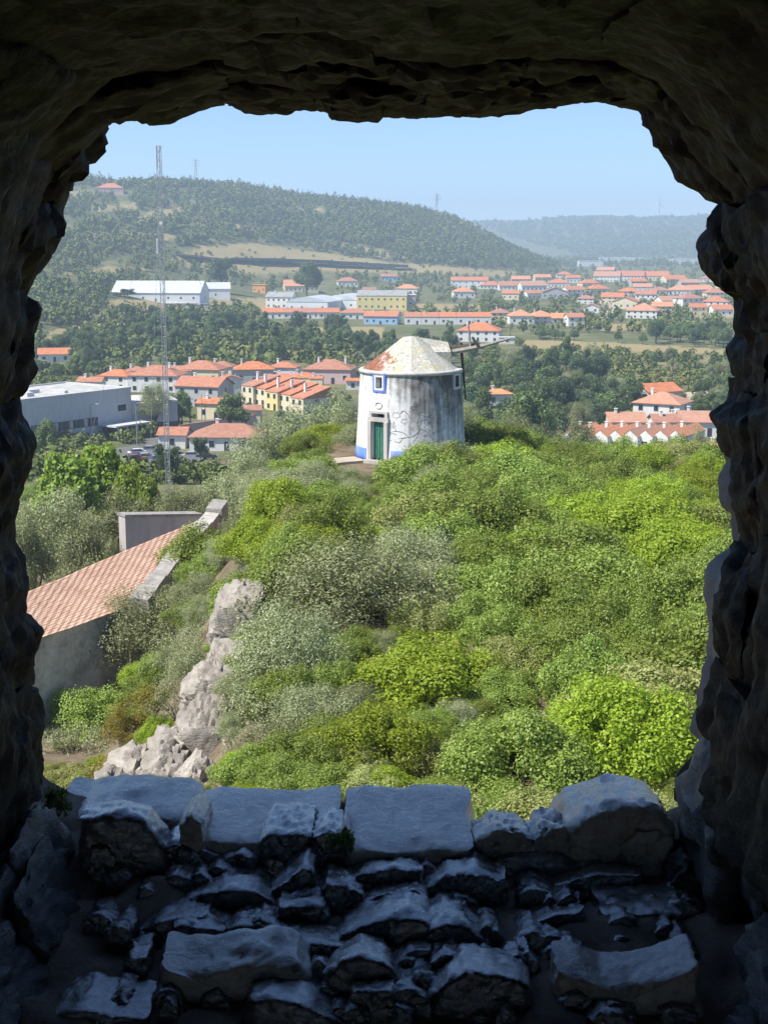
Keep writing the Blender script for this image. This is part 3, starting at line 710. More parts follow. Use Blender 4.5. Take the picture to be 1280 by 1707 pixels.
# --- the scrub that fills the plateau: named ones first, placed from the photograph, then the rest
SHRUBS = []       # x, y, r
NAMED = []        # outlines of the shrubs that must stay in view
def shrub_at(key, px, py_top, Y, wpx, label, hf=1.0, group=None, name='shrub', cat='shrub', drop=0.0, base=None):
    """wpx: width in the photo; py_top: row of its top"""
    best = None
    for q in np.linspace(.8, 1.6, 41):
        p = at_y(px, py_top, Y*q); s_ = wpx/F_PX*Y*q*.5/.97; e = abs((p.z-gz(p.x, p.y))-1.0*s_)
        if best is None or e < best[0]: best = (e, Y*q)
    Y = best[1]
    if base: Y = hit1(px, base).y+.4*wpx/F_PX*Y; NAMED.append((px-wpx/2, px+wpx/2, py_top, base))
    p = at_y(px, py_top, Y); s = wpx/F_PX*Y*.5/.97; g = gz(p.x, p.y)-.15-drop
    SHRUBS.append((p.x, p.y, s*.8)); h = max(p.z-g, .8)
    return plant(key, (p.x, p.y, g), s, label, group, cat, name, sz=h/1.12*hf)
shrub_at('bright0', 700, 1058, 27.5, 265, 'rounded vivid green shrub with dark hollow side below the grey olive shrub', base=1195)
shrub_at('bright1', 612, 1172, 24.0, 215, 'vivid green leafy shrub leaning in front of the rounded bright shrub', base=1305)
shrub_at('olivebush0', 590, 905, 38, 350, 'large silvery grey wild olive shrub in the middle of the scrub', base=1075)
shrub_at('olivebush1', 480, 1010, 31, 240, 'grey wild olive shrub growing over the edge of the pale rock outcrop', base=1180)
shrub_at('olivebush1', 690, 930, 40, 200, 'smaller silvery olive shrub against the right side of the large grey one')
shrub_at('bright1', 1040, 1125, 26, 300, 'broad yellow green shrub mound close to the right window jamb', base=1325)
shrub_at('lentisk0', 870, 1180, 24.5, 260, 'dull green shrub between the vivid rounded shrub and the yellow green mound')
shrub_at('pale0', 720, 1290, 21, 240, 'pale yellow green low shrub just beyond the squared ledge slab')
shrub_at('pale0', 890, 1310, 20.5, 230, 'pale low shrub just beyond the gap in the window ledge')
shrub_at('pale0', 1060, 1300, 20.5, 210, 'pale low shrub behind the boulder at the ledge end')
shrub_at('bright0', 640, 1272, 21.5, 110, 'small bright yellow green shrub behind the squared ledge slab')
shrub_at('lentisk1', 500, 1285, 22, 170, 'low green shrub beyond the middle ledge slab at the foot of the rock')
shrub_at('bright0', 830, 728, 74, 150, 'bright green shrub heap beside the shaded side of the windmill')
shrub_at('lentisk2', 700, 742, 72, 150, 'shrub hiding the foot of the windmill wall')
shrub_at('lentisk0', 760, 735, 70, 130, 'shrub against the shaded foot of the windmill, under the broken sail')
shrub_at('lentisk1', 800, 800, 56, 240, 'broad dull green shrub below the windmill, dark stems showing')
shrub_at('bright1', 430, 860, 47, 130, 'dark glossy green shrub behind the stone gable coping')
shrub_at('bright0', 500, 868, 46, 150, 'bright shrub above the silvery olive, beside the gable wall')
def rand_kind(px, py):
    v = float(fbm(np.array([px/170.]), np.array([py/90.]), 31)[0]) + random.uniform(-.12, .12)
    if v < .34: return 'olivebush%d' % random.randrange(2)
    if v < .56: return 'lentisk%d' % random.randrange(3)
    if v < .68: return 'bright%d' % random.randrange(2)
    return random.choice(['pale0', 'lentisk0', 'lentisk2'])
KLAB = {'o': ('silvery grey wild olive shrub in the scrub ', 'grey olive shrubs of the scrub'),
        'l': ('dull green lentisk shrub in the scrub ', 'dull green shrubs of the scrub'),
        'b': ('bright green leafy shrub in the scrub ', 'bright green shrubs of the scrub'),
        'p': ('pale yellowish shrub in the scrub ', 'pale shrubs of the scrub')}
MILL = (1.5, 80.5)
tries = 0; nb = 0
while tries < 16000 and nb < 232:
    tries += 1
    y = math.sqrt(random.uniform(15.5**2, 97**2)); x = random.uniform(-.27*y-1, .285*y+2)
    xl = np.interp(y, [0, 30, 46, 60, 80, 100], [-2.2, -2.4, -3.4, -5.0, -5.0, -3])
    if x < xl: continue
    if math.hypot(x-MILL[0], y-MILL[1]) < 4.4: continue
    z = gz(x, y); px, py = project(np.array(x), np.array(y), np.array(z)); px, py = float(px), float(py)
    if py < 800 and 520 < px < 665 and y < 84: continue            # bare ground and path before the mill door
    r = random.uniform(1.2, 2.4)*(1 if y > 26 else .75)
    if y < 37 and px < 560: continue
    if 50 < y < 79 and 560 < px < 680: r = random.uniform(.7, 1.0)
    hp = r*1.1*F_PX/y; wp_ = r*.8*F_PX/y; hid = False
    for (u0, u1, v0, v1) in NAMED:
        if px+wp_ > u0 and px-wp_ < u1 and py > v1-8 and py-hp < v1-.2*(v1-v0): hid = True
    if hid:
        r *= .5; hp *= .5; wp_ *= .5
        if any(px+wp_ > u0 and px-wp_ < u1 and py > v1-8 and py-hp < v1-.2*(v1-v0) for (u0, u1, v0, v1) in NAMED): continue
    if any((x-a)**2+(y-b)**2 < ((r*.55+c*.62))**2 for a, b, c in SHRUBS): continue
    SHRUBS.append((x, y, r)); nb += 1
    k = rand_kind(px, py)
    if y < 44 and k[0] == 'b' and random.random() < .75: k = random.choice(['lentisk0', 'lentisk1', 'lentisk2', 'pale0'])
    h = r*random.uniform(.95, 1.25)
    if y > 60 and px < 680: h = min(h, 1.2)
    if 50 < y < 79 and 560 < px < 680: h = min(h, .8)
    where = 'just below the window ledge' if y < 29 else 'around the large silvery olive' if y < 46 else 'halfway to the windmill' if y < 66 else 'close to the windmill' if y < 83 else 'on the far brow of the plateau'
    big = 'large ' if r > 1.7 else 'small ' if r < 1.3 else ''
    plant(k, (x, y, z-.12), r, big+KLAB[k[0]][0]+where, KLAB[k[0]][1], 'shrub', 'shrub', sz=min(h, 2.2))
nf = 0
for _ in range(4000):                                             # low growth in the gaps
    if nf >= 45: break
    y = random.uniform(19, 48); x = random.uniform(-.11*y, .27*y); r = random.uniform(.5, .95)
    if any((x-a)**2+(y-b)**2 < (r*.35+c*.6)**2 for a, b, c in SHRUBS): continue
    z = gz(x, y); px, py = project(np.array(x), np.array(y), np.array(z)); px, py = float(px), float(py); hp = r*F_PX/y; wp_ = r*.8*F_PX/y
    if any(px+wp_ > u0 and px-wp_ < u1 and py > v1-8 and py-hp < v1-.25*(v1-v0) for (u0, u1, v0, v1) in NAMED): continue
    SHRUBS.append((x, y, r)); nf += 1; k = random.choice(['lentisk0', 'lentisk1', 'pale0', 'lentisk2', 'olivebush1'])
    plant(k, (x, y, z-.08), r, {'l': 'low dull green shrublet filling a gap of the scrub', 'p': 'low pale shrublet filling a gap of the scrub', 'o': 'low grey shrublet filling a gap of the scrub'}[k[0]], 'low growth between the shrubs', 'shrub', 'shrublet', sz=r*.9)
for i, (px, py, r) in enumerate([(600,1082,.75),(640,1088,.7),(572,1100,.75),(668,1078,.7),(755,1202,.6),(790,1196,.6),(730,1212,.55),(1010,1345,.5),(545,1095,.8)]):
    p = hit1(px, py); k = ['lentisk0', 'olivebush0', 'lentisk2'][i % 3]
    plant(k, (p.x, p.y, p.z-.08), r, {'l': 'low green growth at the foot of the silvery olive and vivid shrub', 'o': 'low grey growth at the foot of the silvery olive and vivid shrub'}[k[0]], 'growth at the foot of the olive', 'shrub', 'shrublet', sz=r*.9)
# --- the slope on the left with the rock and the old barn
LEFT = [('lentisk0',340,872,47,185,'dark green shrub leaning over the stone gable coping of the old barn'),
 ('olivebush1',275,975,44,215,'grey green bush against the barn wall, above the rusty coloured bush'),
 ('olivebush0',330,1075,40,130,'thin grey shrub rooted on the face of the pale rock outcrop'),
 ('lentisk2',145,1140,36,150,'green bush with bare pale stems in front of the shaded barn wall'),
 ('rusty0',255,1140,36,110,'rusty yellow bush between the barn wall and the rock outcrop'),
 ('bright1',265,1190,33,80,'small fresh green bush at the foot of the rusty yellow bush'),
 ('pale0',120,1270,31,110,'low yellowish weeds at the foot of the rock, near the left window jamb'),
 ('sparse0',450,1130,30,150,'thin half bare shrub with grey twigs over the rock outcrop'),
 ('rusty0',180,1255,32,110,'low rusty weeds with reddish leaves beyond the left ledge slab'),
 ('sparse0',130,1200,33,120,'bare twiggy bush in front of the barn wall'),
 ('lentisk1',310,950,46,100,'small green bush growing against the gable coping'),
 ('bright0',395,1270,27,60,'small tuft of green weeds in a crack of the rock'),
 ('lentisk2',400,960,46,110,'green shrub on top of the pale rock, right of the dark leaning shrub'),
 ('bright1',250,1090,41,110,'fresh green bush squeezed between barn wall and rock'),
 ('sparse0',300,1130,38,130,'twiggy grey bush on the bare soil beside the rock'),
 ('rusty0',225,1180,36,100,'low rusty bush in front of the barn wall foot'),
 ('pale0',70,960,62,120,'pale green bush behind the far eave of the barn roof')]
for k, px, pt, Y, wp, lab in LEFT: shrub_at(k, px, pt, Y, wp, lab)
for i, (px, py, r) in enumerate([(352,965,1.0),(338,1005,1.1),(322,1045,1.0),(305,1085,1.1),(378,935,.9),(275,1125,.9),(345,1030,.8),(250,1160,.9),(330,1075,.8),(395,905,1.0),(300,1040,1.0),(290,1110,.7),(240,1200,.6),(210,1215,.7),(418,1075,.6),(375,1150,.55),(325,1185,.5),(425,1135,.7),(312,1262,.45),(415,985,.8),(440,1040,.8),(385,1225,.5)]):
    p = hit1(px, py); k = ['lentisk0', 'olivebush0', 'lentisk2', 'sparse0', 'olivebush1'][i % 5]
    plant(k, (p.x, p.y, p.z-.1), r, {'l': 'green bush covering the bank between barn gable and rock', 'o': 'grey bush covering the bank between barn gable and rock', 's': 'twiggy bush covering the bank between barn gable and rock'}[k[0]], 'bushes on the bank beside the barn', 'shrub', 'shrub', sz=r*1.1)
for i, (px, py, r) in enumerate([(430,1185,.9),(480,1195,1.1),(525,1225,1.0),(452,1255,.8),(505,1290,.9),(545,1180,1.1),(415,1295,.6),(560,1265,.9),(590,1300,.8),(470,1320,.7),(540,1330,.7),(620,1330,.7),(575,1215,.9)]):
    p = hit1(px, py); k = ['sparse0', 'lentisk0', 'olivebush1', 'sparse0', 'lentisk1', 'lentisk2', 'bright1', 'lentisk2', 'pale0', 'lentisk0', 'lentisk1', 'pale0', 'olivebush1'][i]
    plant(k, (p.x, p.y, p.z-.1), r, {'l': 'green shrub right of the pale rock, below the grey olives', 'o': 'grey olive shrub right of the pale rock', 's': 'thin twiggy shrub right of the pale rock', 'r': 'rusty low shrub right of the pale rock', 'b': 'bright shrub right of the pale rock', 'p': 'pale low shrub right of the pale rock'}[k[0]], 'shrubs right of the pale rock', 'shrub', 'shrub', sz=r*1.15)
for i, (px, py, r) in enumerate([(95,1290,.45),(130,1300,.5),(165,1275,.4),(200,1262,.4),(110,1250,.5),(225,1240,.4),(150,1235,.45),(85,1230,.5),(185,1310,.35),(240,1290,.35),(400,1330,.4),(330,1215,.35),(350,1325,.35),(455,1300,.5),(430,1335,.4)]):
    p = hit1(px, py); k = ['pale0', 'rusty0', 'bright0', 'sparse0'][i % 4]
    plant(k, (p.x, p.y, p.z-.05), r, {'p': 'tuft of pale weeds on the bare soil at the rock foot', 'r': 'tuft of rusty weeds on the bare soil at the rock foot', 'b': 'tuft of fresh green weeds on the bare soil at the rock foot', 's': 'tuft of dry twigs on the bare soil at the rock foot'}[k[0]], 'weeds at the rock foot', 'weed', 'weed_tuft', sz=r*.9)
def tree_at(key, px, py_top, Y, label, group=None, name='tree', cat='tree', wpx=None):
    p = at_y(px, py_top, Y); g = gz(p.x, p.y)-.1; s = (p.z-g)/(9.3 if key.startswith('tall') else 8.7 if key.startswith('pine') else 7.7)
    sx = s if wpx is None else wpx/F_PX*Y/6.6
    t = plant(key, (p.x, p.y, g), max(sx, .2), label, group, cat, name, sz=max(s, .2), crown=True); return t
for px, pt, Y, wp in ((90,800,78,190),(190,808,84,170),(45,840,72,130),(150,850,70,150),(235,860,82,110),(300,800,105,110),(390,770,108,150)):
    tree_at('olivetree%d' % random.randrange(2), px, pt, Y, 'silvery olive tree behind the old tiled barn', 'olive trees behind the barn', 'olive_tree', 'olive tree', wpx=wp)
for px, pt, Y, wp in ((110,745,118,120),(165,728,122,130),(215,762,115,90),(248,785,110,60)):
    tree_at('plane0', px, pt, Y, 'bright broad leaved tree in front of the grey hall', 'bright broad leaved trees by the car park', 'broadleaf_tree', 'tree', wpx=wp)

for px, pt, Y, wp in ((445,692,116,125),(495,668,122,140),(550,648,112,130),(584,672,108,90),(410,728,104,110),(520,700,100,125)):
    tree_at('olivetree%d' % random.randrange(2), px, pt, Y, 'dusty olive tree on the slope left behind the windmill', 'olive trees left behind the windmill', 'olive_tree', 'olive tree', wpx=wp)
# ================================================================== rock outcrop and old barn on the left slope
oc = at_y(380, 1200, 38); oc.z = gz(oc.x, oc.y)
outcrop = thing('rock_outcrop', 'pale weathered limestone outcrop stepping down beside the old barn', 'rock', oc)
ROCKS = [([(360,1010),(395,1000),(432,1004),(438,1050),(425,1100),(395,1135),(350,1120),(345,1060)],41,3.5),
 ([(345,1105),(400,1110),(420,1180),(405,1235),(345,1245),(325,1180)],37.5,3.5), ([(297,1165),(335,1132),(395,1145),(392,1200),(330,1215),(300,1200)],36.5,2.5),
 ([(282,1240),(320,1205),(370,1215),(395,1260),(400,1345),(280,1360)],32.5,3.5), ([(165,1305),(200,1285),(232,1290),(238,1360),(165,1365)],31,2.6), ([(228,1305),(262,1282),(300,1300),(304,1362),(230,1362)],30.5,2.4), ([(150,1325),(175,1312),(205,1330),(200,1370),(150,1370)],29.5,1.6), ([(290,1320),(320,1290),(350,1310),(352,1365),(290,1365)],30,1.8),
 ([(370,1255),(410,1235),(455,1250),(470,1290),(450,1350),(372,1355)],31.5,3.0),
 ([(238,1270),(262,1245),(300,1255),(305,1310),(250,1315)],32,2), ([(395,1140),(440,1120),(452,1180),(430,1240),(398,1225)],38.5,3.0), ([(395,925),(425,905),(440,930),(430,965),(400,960)],52,2.5)]
for i, (pl, y0_, dp) in enumerate(ROCKS):
    m = stone_mesh('rock', to_plane(resample(pl, 9), y0_), y0_, y0_+dp*.55, amp=.095, seed=300+i, drop=-.25, back_round=.2, step=.07, bev=.12, nz=1.9)
    m.transform(Matrix.Translation(-oc)); obj('rock', m, OUTCROP, outcrop)

ze, zr_ = -14.6, -13.7
RE, LE = at_z(217, 1012, ze), at_z(72, 1063, ze)
LE = LE+(LE-RE)*.55
RR, RL = at_z(352, 858, zr_), at_z(40, 990, zr_); RL = RL+(RL-RR)*.3
barn = thing('old_barn', 'old barn with sun bleached terracotta roof and stained shaded wall', 'barn', (RE.x, RE.y, gz(RE.x, RE.y)))
BO = Vector(barn.location)
def bobj(name, vs_, fs, mat, smooth=False): return obj(name, mesh(name, [Vector(v)-BO for v in vs_], fs, smooth), mat, barn)
OLDTILE = tilemat('weathered_terracotta', (.44,.24,.155), (.60,.365,.25), (.69,.48,.36))
ncol, ncrs = int((LE-RE).length/.13), 24
vs_, fs = [], []; up_ = Vector((0, 0, 1))
cols_ = ncol*5
for c in range(ncrs):
    jit = [random.uniform(-.012, .02) for _ in range(ncol+1)]
    for e in (0, 1):
        for k in range(cols_+1):
            s_ = k/cols_; t_ = (c+e*1.06)/ncrs
            p = (LE.lerp(RE, s_)).lerp(RL.lerp(RR, s_), t_)
            h = .005*abs(math.sin(math.pi*k/5))+(.022 if e == 0 else .006)+.35*jit[min(k//5, ncol)]+.05*mnoise.noise(p*.35)
            vs_.append(p+up_*h)
rw = cols_+1
for c in range(ncrs):
    b0 = c*2*rw
    for k in range(cols_):
        fs.append((b0+k, b0+k+1, b0+rw+k+1, b0+rw+k))
        if c: fs.append((b0-rw+k, b0-rw+k+1, b0+k+1, b0+k))
roof = bobj('tile_covering', vs_, fs, OLDTILE); roof['kind'] = 'stuff'; roof['label'] = 'sun bleached terracotta tiles in straight courses'
def oldwall():
    m, nt, b, o = newmat('stained_render'); v = coords(nt, (1, 1, 1), 'World')
    f = noise_t(nt, v, .55, 8, .72, .4); g = noise_t(nt, v, 4, 6, .75)
    c = ramp(nt, mth(nt, 'ADD', mth(nt, 'MULTIPLY', f, .75), mth(nt, 'MULTIPLY', g, .25)), [(.36, (.20,.20,.21)), (.5, (.50,.50,.51)), (.64, (.74,.74,.74))])
    L(nt, c, b.inputs['Base Color']); b.inputs['Roughness'].default_value = .9; bump(nt, b, g, .5, .04); return m
OLDW = oldwall()
inn = (RR-RE); inn.z = 0; inn.normalize()
def wallstrip(a, b, th, top, bot, n_):
    s = n_*th; return [a+up_*top, b+up_*top, b+s+up_*top, a+s+up_*top, a+up_*bot, b+up_*bot, b+s+up_*bot, a+s+up_*bot]
BOXF = [(0,1,2,3),(7,6,5,4),(0,4,5,1),(1,5,6,2),(2,6,7,3),(3,7,4,0)]
perp = Vector(((RE-LE).y, -(RE-LE).x, 0)).normalized()          # out of the wall, towards the viewer's right
bobj('wall', wallstrip(RE-perp*.12, LE-perp*.12, .5, -.04, -8.5, -perp), BOXF, OLDW)['label'] = 'grey render wall with black weather stains'
# gable coping of rubble, running up the right roof edge
cdir = (RR-RE).normalized(); side = Vector((cdir.y, -cdir.x, 0)).normalized()
if side.x < 0: side = -side
A0, A1 = RE-cdir*.15, RR+cdir*.5
nst = 9
for k in range(nst):                                             # each coping stone
    a = A0.lerp(A1, k/nst); b = A0.lerp(A1, (k+.97)/nst); hh = .42+random.uniform(-.05, .06)+(.25 if k == nst-1 else 0); wd = .75+random.uniform(-.05, .08)
    vv = [a+up_*hh, b+up_*(hh+.05), b+side*wd+up_*hh, a+side*wd+up_*(hh-.06), a-up_*.5, b-up_*.5, b+side*wd-up_*.5, a+side*wd-up_*.5]
    vv = [v+Vector((random.uniform(-.03, .03), random.uniform(-.03, .03), random.uniform(-.03, .03))) for v in vv]
    bobj('coping_stone', vv, BOXF, RUBBLE)
bobj('gable_wall', [A0-up_*.35, A1-up_*.35, A1+side*.62-up_*.35, A0+side*.62-up_*.35]+[p-up_*9 for p in (A0, A1, A1+side*.62, A0+side*.62)], BOXF, RUBBLE)
Bk = at_y(209, 862, RR.y-2.2); Bk2 = at_y(336, 860, RR.y+.4)
bd = Vector((-(Bk2-Bk).y, (Bk2-Bk).x, 0)).normalized()
UPW = plaster('mauve_render', (.46,.41,.38), (.24,.21,.19), .8)
bobj('upper_wall', [Bk, Bk2, Bk2+bd*.7, Bk+bd*.7]+[p-up_*4 for p in (Bk, Bk2, Bk2+bd*.7, Bk+bd*.7)], BOXF, UPW)
q = (Bk2-Bk); e1, e2 = Bk-q*.01, Bk2+q*.005
bobj('upper_coping', [p-bd*.08+up_*.13 for p in (e1, e2)]+[e2+bd*.8+up_*.13, e1+bd*.8+up_*.13]+[p-bd*.08+up_*.003 for p in (e1, e2)]+[e2+bd*.8+up_*.003, e1+bd*.8+up_*.003], BOXF, RUBBLE)

# ================================================================== the windmill
random.seed(3)
MX, MY = MILL; MPM = 81.4/F_PX
Rb, Rt = 91*MPM, 83*MPM
zb = at_y(625, 767, MY-Rb*.8).z; zt_ = at_y(684, 616, MY).z; H = zt_-zb
mill = thing('windmill', 'old round whitewashed windmill with stained wall and rusty conical roof', 'windmill', (MX, MY, zb))
def zrow(py, th): return at_y(684, py, MY-2.95*math.cos(R(th))).z-zb
def rad(z): return Rb+(Rt-Rb)*min(max(z/H, 0), 1)
def rp(th, z, off=0): r = rad(z)+off; return Vector((r*math.sin(th), -r*math.cos(th), z))
holes = []      # th0, th1, z0, z1
def hole(th, half, py1, py0): h_ = (R(th-half), R(th+half), zrow(py0, th), zrow(py1, th)); holes.append(h_); return h_
hw = hole(-38, 4.4, 629, 648); hd = hole(-37.7, 8.4, 703, 766); ht = hole(-37.7, 8.4, 689.5, 696); hr = hole(61, 6, 626, 645)
hd = (hd[0], hd[1], 0.0, hd[3]); holes[1] = hd
ths = sorted(set(list(np.linspace(-math.pi, math.pi, 73)[:-1])+[v for h_ in holes for v in h_[:2]]))
zs = sorted(set(list(np.linspace(0, H, 12))+[v for h_ in holes for v in h_[2:]]))
vs_, fs = [], []; nt_ = len(ths)
for z in zs:
    for t in ths: vs_.append(rp(t, z, .02*mnoise.noise(Vector((math.sin(t)*2, math.cos(t)*2, z*.8)))))
for j in range(len(zs)-1):
    for k in range(nt_):
        k2 = (k+1) % nt_; tm_ = (ths[k]+(ths[k2] if k2 else math.pi))/2; zm = (zs[j]+zs[j+1])/2
        if any(a < tm_ < b and c < zm < d for a, b, c, d in holes): continue
        fs.append((j*nt_+k, j*nt_+k2, (j+1)*nt_+k2, (j+1)*nt_+k))
for a, b, c, d in holes:       # reveals
    q = [rp(a, c), rp(b, c), rp(b, d), rp(a, d)]; qi = [rp(a, c, -.45), rp(b, c, -.45), rp(b, d, -.45), rp(a, d, -.45)]
    n0 = len(vs_); vs_ += q+qi
    for i in range(4): fs.append((n0+i, n0+(i+1) % 4, n0+4+(i+1) % 4, n0+4+i))
def millwall():
    m, nt, b, o = newmat('old_whitewash'); tc = N(nt, 'ShaderNodeTexCoord')
    v1 = coords(nt, (2.6, 2.6, .14)); v2 = coords(nt, (1, 1, 1))
    st = noise_t(nt, v1, 1.5, 6, .65); pa = noise_t(nt, v2, 1.1, 8, .75, .5); fi = noise_t(nt, v2, 9, 6, .75)
    sx = N(nt, 'ShaderNodeSeparateXYZ'); L(nt, tc.outputs['Object'], sx.inputs[0])
    side_ = N(nt, 'ShaderNodeMapRange'); L(nt, sx.outputs['X'], side_.inputs[0]); side_.inputs[1].default_value = -1.6; side_.inputs[2].default_value = .6
    side_.inputs[3].default_value = -.10; side_.inputs[4].default_value = .10            # right side darker: its shade put into the colour along with real stains
    hz = N(nt, 'ShaderNodeMapRange'); L(nt, sx.outputs['Z'], hz.inputs[0]); hz.inputs[1].default_value = 1.0; hz.inputs[2].default_value = 5.0; hz.inputs[3].default_value = -.10; hz.inputs[4].default_value = .10
    d = mth(nt, 'ADD', mth(nt, 'ADD', mth(nt, 'MULTIPLY', st, .50), mth(nt, 'MULTIPLY', pa, .52)), mth(nt, 'ADD', side_.outputs[0], hz.outputs[0]))
    c = ramp(nt, d, [(.42, (.78,.77,.74)), (.49, (.62,.61,.59)), (.57, (.35,.33,.31)), (.70, (.09,.08,.07))])
    c = mixc(nt, ramp(nt, fi, [(.55, (0, 0, 0)), (.75, (.55,)*3)]), c, (.36,.35,.34))
    warm = noise_t(nt, coords(nt, (1, 1, .6)), .9, 4); c = mixc(nt, ramp(nt, warm, [(.6, (0, 0, 0)), (.75, (.45,)*3)]), c, (.42,.33,.27))
    L(nt, c, b.inputs['Base Color']); b.inputs['Roughness'].default_value = .9; bump(nt, b, mth(nt, 'ADD', pa, fi), .5, .03); return m
obj('tower', mesh('tower', vs_, fs, True), millwall(), mill)['label'] = 'whitewashed round wall with dark rain streaks'
smooth_by_angle(mill.children[0], 40)
MBLUE = plaster('mill_blue_paint', (.10,.20,.62), (.45,.48,.58), .7); MSTONE = plaster('mill_door_stone', (.50,.46,.42), (.25,.22,.2), .8)
for a, b in ((-math.pi, hd[0]-.135), (hd[1]+.135, math.pi)):           # blue base band, broken by the door
    mb = MB(); n_ = 40; t_ = [a+(b-a)*k/n_ for k in range(n_+1)]
    vv = [rp(t, z, o_) for t in t_ for z, o_ in ((-.3, .025), (.56, .025), (.56, -.05), (-.3, -.05))]
    mb.add(vv, [(k*4+i, k*4+4+i, k*4+4+(i+1) % 4, k*4+(i+1) % 4) for k in range(n_) for i in range(4)]); mb.build('blue_band', MBLUE, mill, True)
def on_wall(name, th, z0, z1, x0, x1, y0, y1, mat, parent=None):
    """a flat piece on the tangent plane at angle th; x across, y outwards (-) from the wall"""
    zc = (z0+z1)/2; m_ = Matrix.Rotation(th, 4, 'Z'); r = rad(zc)
    mb = MB().box(x0, x1, -r-y1, -r-y0, z0, z1); me = mesh(name, mb.v, mb.f); me.transform(m_); return obj(name, me, mat, parent or mill)
def framed(h_, w1, mat, mat2, inner=.09, up=.25, dn=.25, nm='window'):
    a, b, c, d = h_; th = (a+b)/2; hw_ = rad((c+d)/2)*math.sin((b-a)/2)
    root = on_wall(nm, th, c, d, -hw_, hw_, -.38, -.34, mat2)
    for (x0, x1, z0, z1) in ((-w1, -hw_-inner, c-dn, d+up), (hw_+inner, w1, c-dn, d+up), (-hw_-inner, hw_+inner, d+inner, d+up), (-hw_-inner, hw_+inner, c-dn, c-inner)):
        on_wall('blue_surround', th, z0, z1, x0, x1, -.10, .045, mat, root)
    for (x0, x1, z0, z1) in ((-hw_-inner, -hw_, c-inner, d+inner), (hw_, hw_+inner, c-inner, d+inner), (-hw_, hw_, d, d+inner), (-hw_, hw_, c-inner, c)):
        on_wall('stone_frame', th, z0, z1, x0, x1, -.12, .06, WHITE, root)
framed(hw, .43, MBLUE, DARKMETAL, .09, .22, .20); framed(hr, .40, MSTONE, DARKMETAL, .07, .14, .14)
th = (hd[0]+hd[1])/2; dw = rad(.9)*math.sin((hd[1]-hd[0])/2)
GREEN = plain('faded_green_paint', (.035,.16,.10), .6, 0, .3, 6)
door = on_wall('door', th, .0, hd[3]-.01, -dw, dw, -.30, -.24, GREEN); door['label'] = 'faded green plank door'
for k in range(4):
    xx = -dw+dw*2*(k+.5)/4; on_wall('plank', th, .05, hd[3]-.06, xx-dw/4+.012, xx+dw/4-.012, -.25, -.215+.006*(k % 2), GREEN, door)
on_wall('door_handle', th, .98, 1.1, dw-.14, dw-.08, -.22, -.16, DARKMETAL, door)
for (x0, x1, z0, z1, nm) in ((-dw-.24, -dw, -.1, hd[3], 'door_jamb'), (dw, dw+.24, -.1, hd[3], 'door_jamb'), (-dw-.27, dw+.27, hd[3], ht[2], 'lintel'), (-dw-.2, -dw, ht[2], ht[3], 'door_jamb'), (dw, dw+.2, ht[2], ht[3], 'door_jamb'), (-dw-.2, dw+.2, ht[3], ht[3]+.13, 'lintel')):
    on_wall(nm, th, z0, z1, x0, x1, -.14, .06 if nm == 'lintel' else .05, MSTONE)
on_wall('door_step', th, -.3, .0, -dw-.3, dw+.3, -.3, .35, MSTONE)
mb = MB(); zc_ = zrow(676, -38)                                   # round medallion over the door
mb.tube([rp(th+.075*math.sin(k/14*2*math.pi), zc_+.17*math.cos(k/14*2*math.pi), .015) for k in range(15)], .035, 5); mb.build('medallion', MSTONE, mill)
mb = MB(); n_ = 64                                                # cornice ring
for k in range(n_):
    pass
vv = [Vector((r*math.sin(2*math.pi*k/n_), -r*math.cos(2*math.pi*k/n_), z)) for k in range(n_) for r, z in ((Rt-.3, H-.12), (Rt+.07, H-.12), (Rt+.10, H+.02), (Rt+.02, H+.09), (Rt-.3, H+.09))]
mb.add(vv, [(k*5+i, ((k+1) % n_)*5+i, ((k+1) % n_)*5+(i+1) % 5, k*5+(i+1) % 5) for k in range(n_) for i in range(5)])
mb.build('cornice', plaster('cornice_grime', (.52,.50,.46), (.2,.19,.17), .9), mill, True)
def rustroof():
    m, nt, b, o = newmat('rusty_sheet_roof'); v = coords(nt); tc = N(nt, 'ShaderNodeTexCoord')
    sx = N(nt, 'ShaderNodeSeparateXYZ'); L(nt, tc.outputs['Object'], sx.inputs[0])
    f = noise_t(nt, coords(nt, (1, 1, .6)), 2.2, 8, .75, .6); g = noise_t(nt, v, 7, 6, .75); y_ = noise_t(nt, v, 1.3, 5)
    base = ramp(nt, g, [(.35, (.24,.235,.20)), (.5, (.45,.435,.375)), (.65, (.60,.58,.51))])
    base = mixc(nt, ramp(nt, y_, [(.5, (0, 0, 0)), (.68, (.7,)*3)]), base, (.50,.43,.20))
    k = N(nt, 'ShaderNodeMapRange'); L(nt, sx.outputs['X'], k.inputs[0]); k.inputs[1].default_value = -.4; k.inputs[2].default_value = -2.2; k.inputs[3].default_value = -.10; k.inputs[4].default_value = .23
    r_ = ramp(nt, mth(nt, 'ADD', f, k.outputs[0]), [(.54, (0, 0, 0)), (.62, (1, 1, 1))])
    c = mixc(nt, r_, base, ramp(nt, g, [(.35, (.14,.05,.03)), (.65, (.36,.13,.06))]))
    L(nt, c, b.inputs['Base Color']); b.inputs['Roughness'].default_value = .75; bump(nt, b, f, .3, .03); return m
RUST = rustroof(); za = at_y(684, 560, MY).z-zb; zc0 = H+.06; Rc = Rt-.12
npan = 12
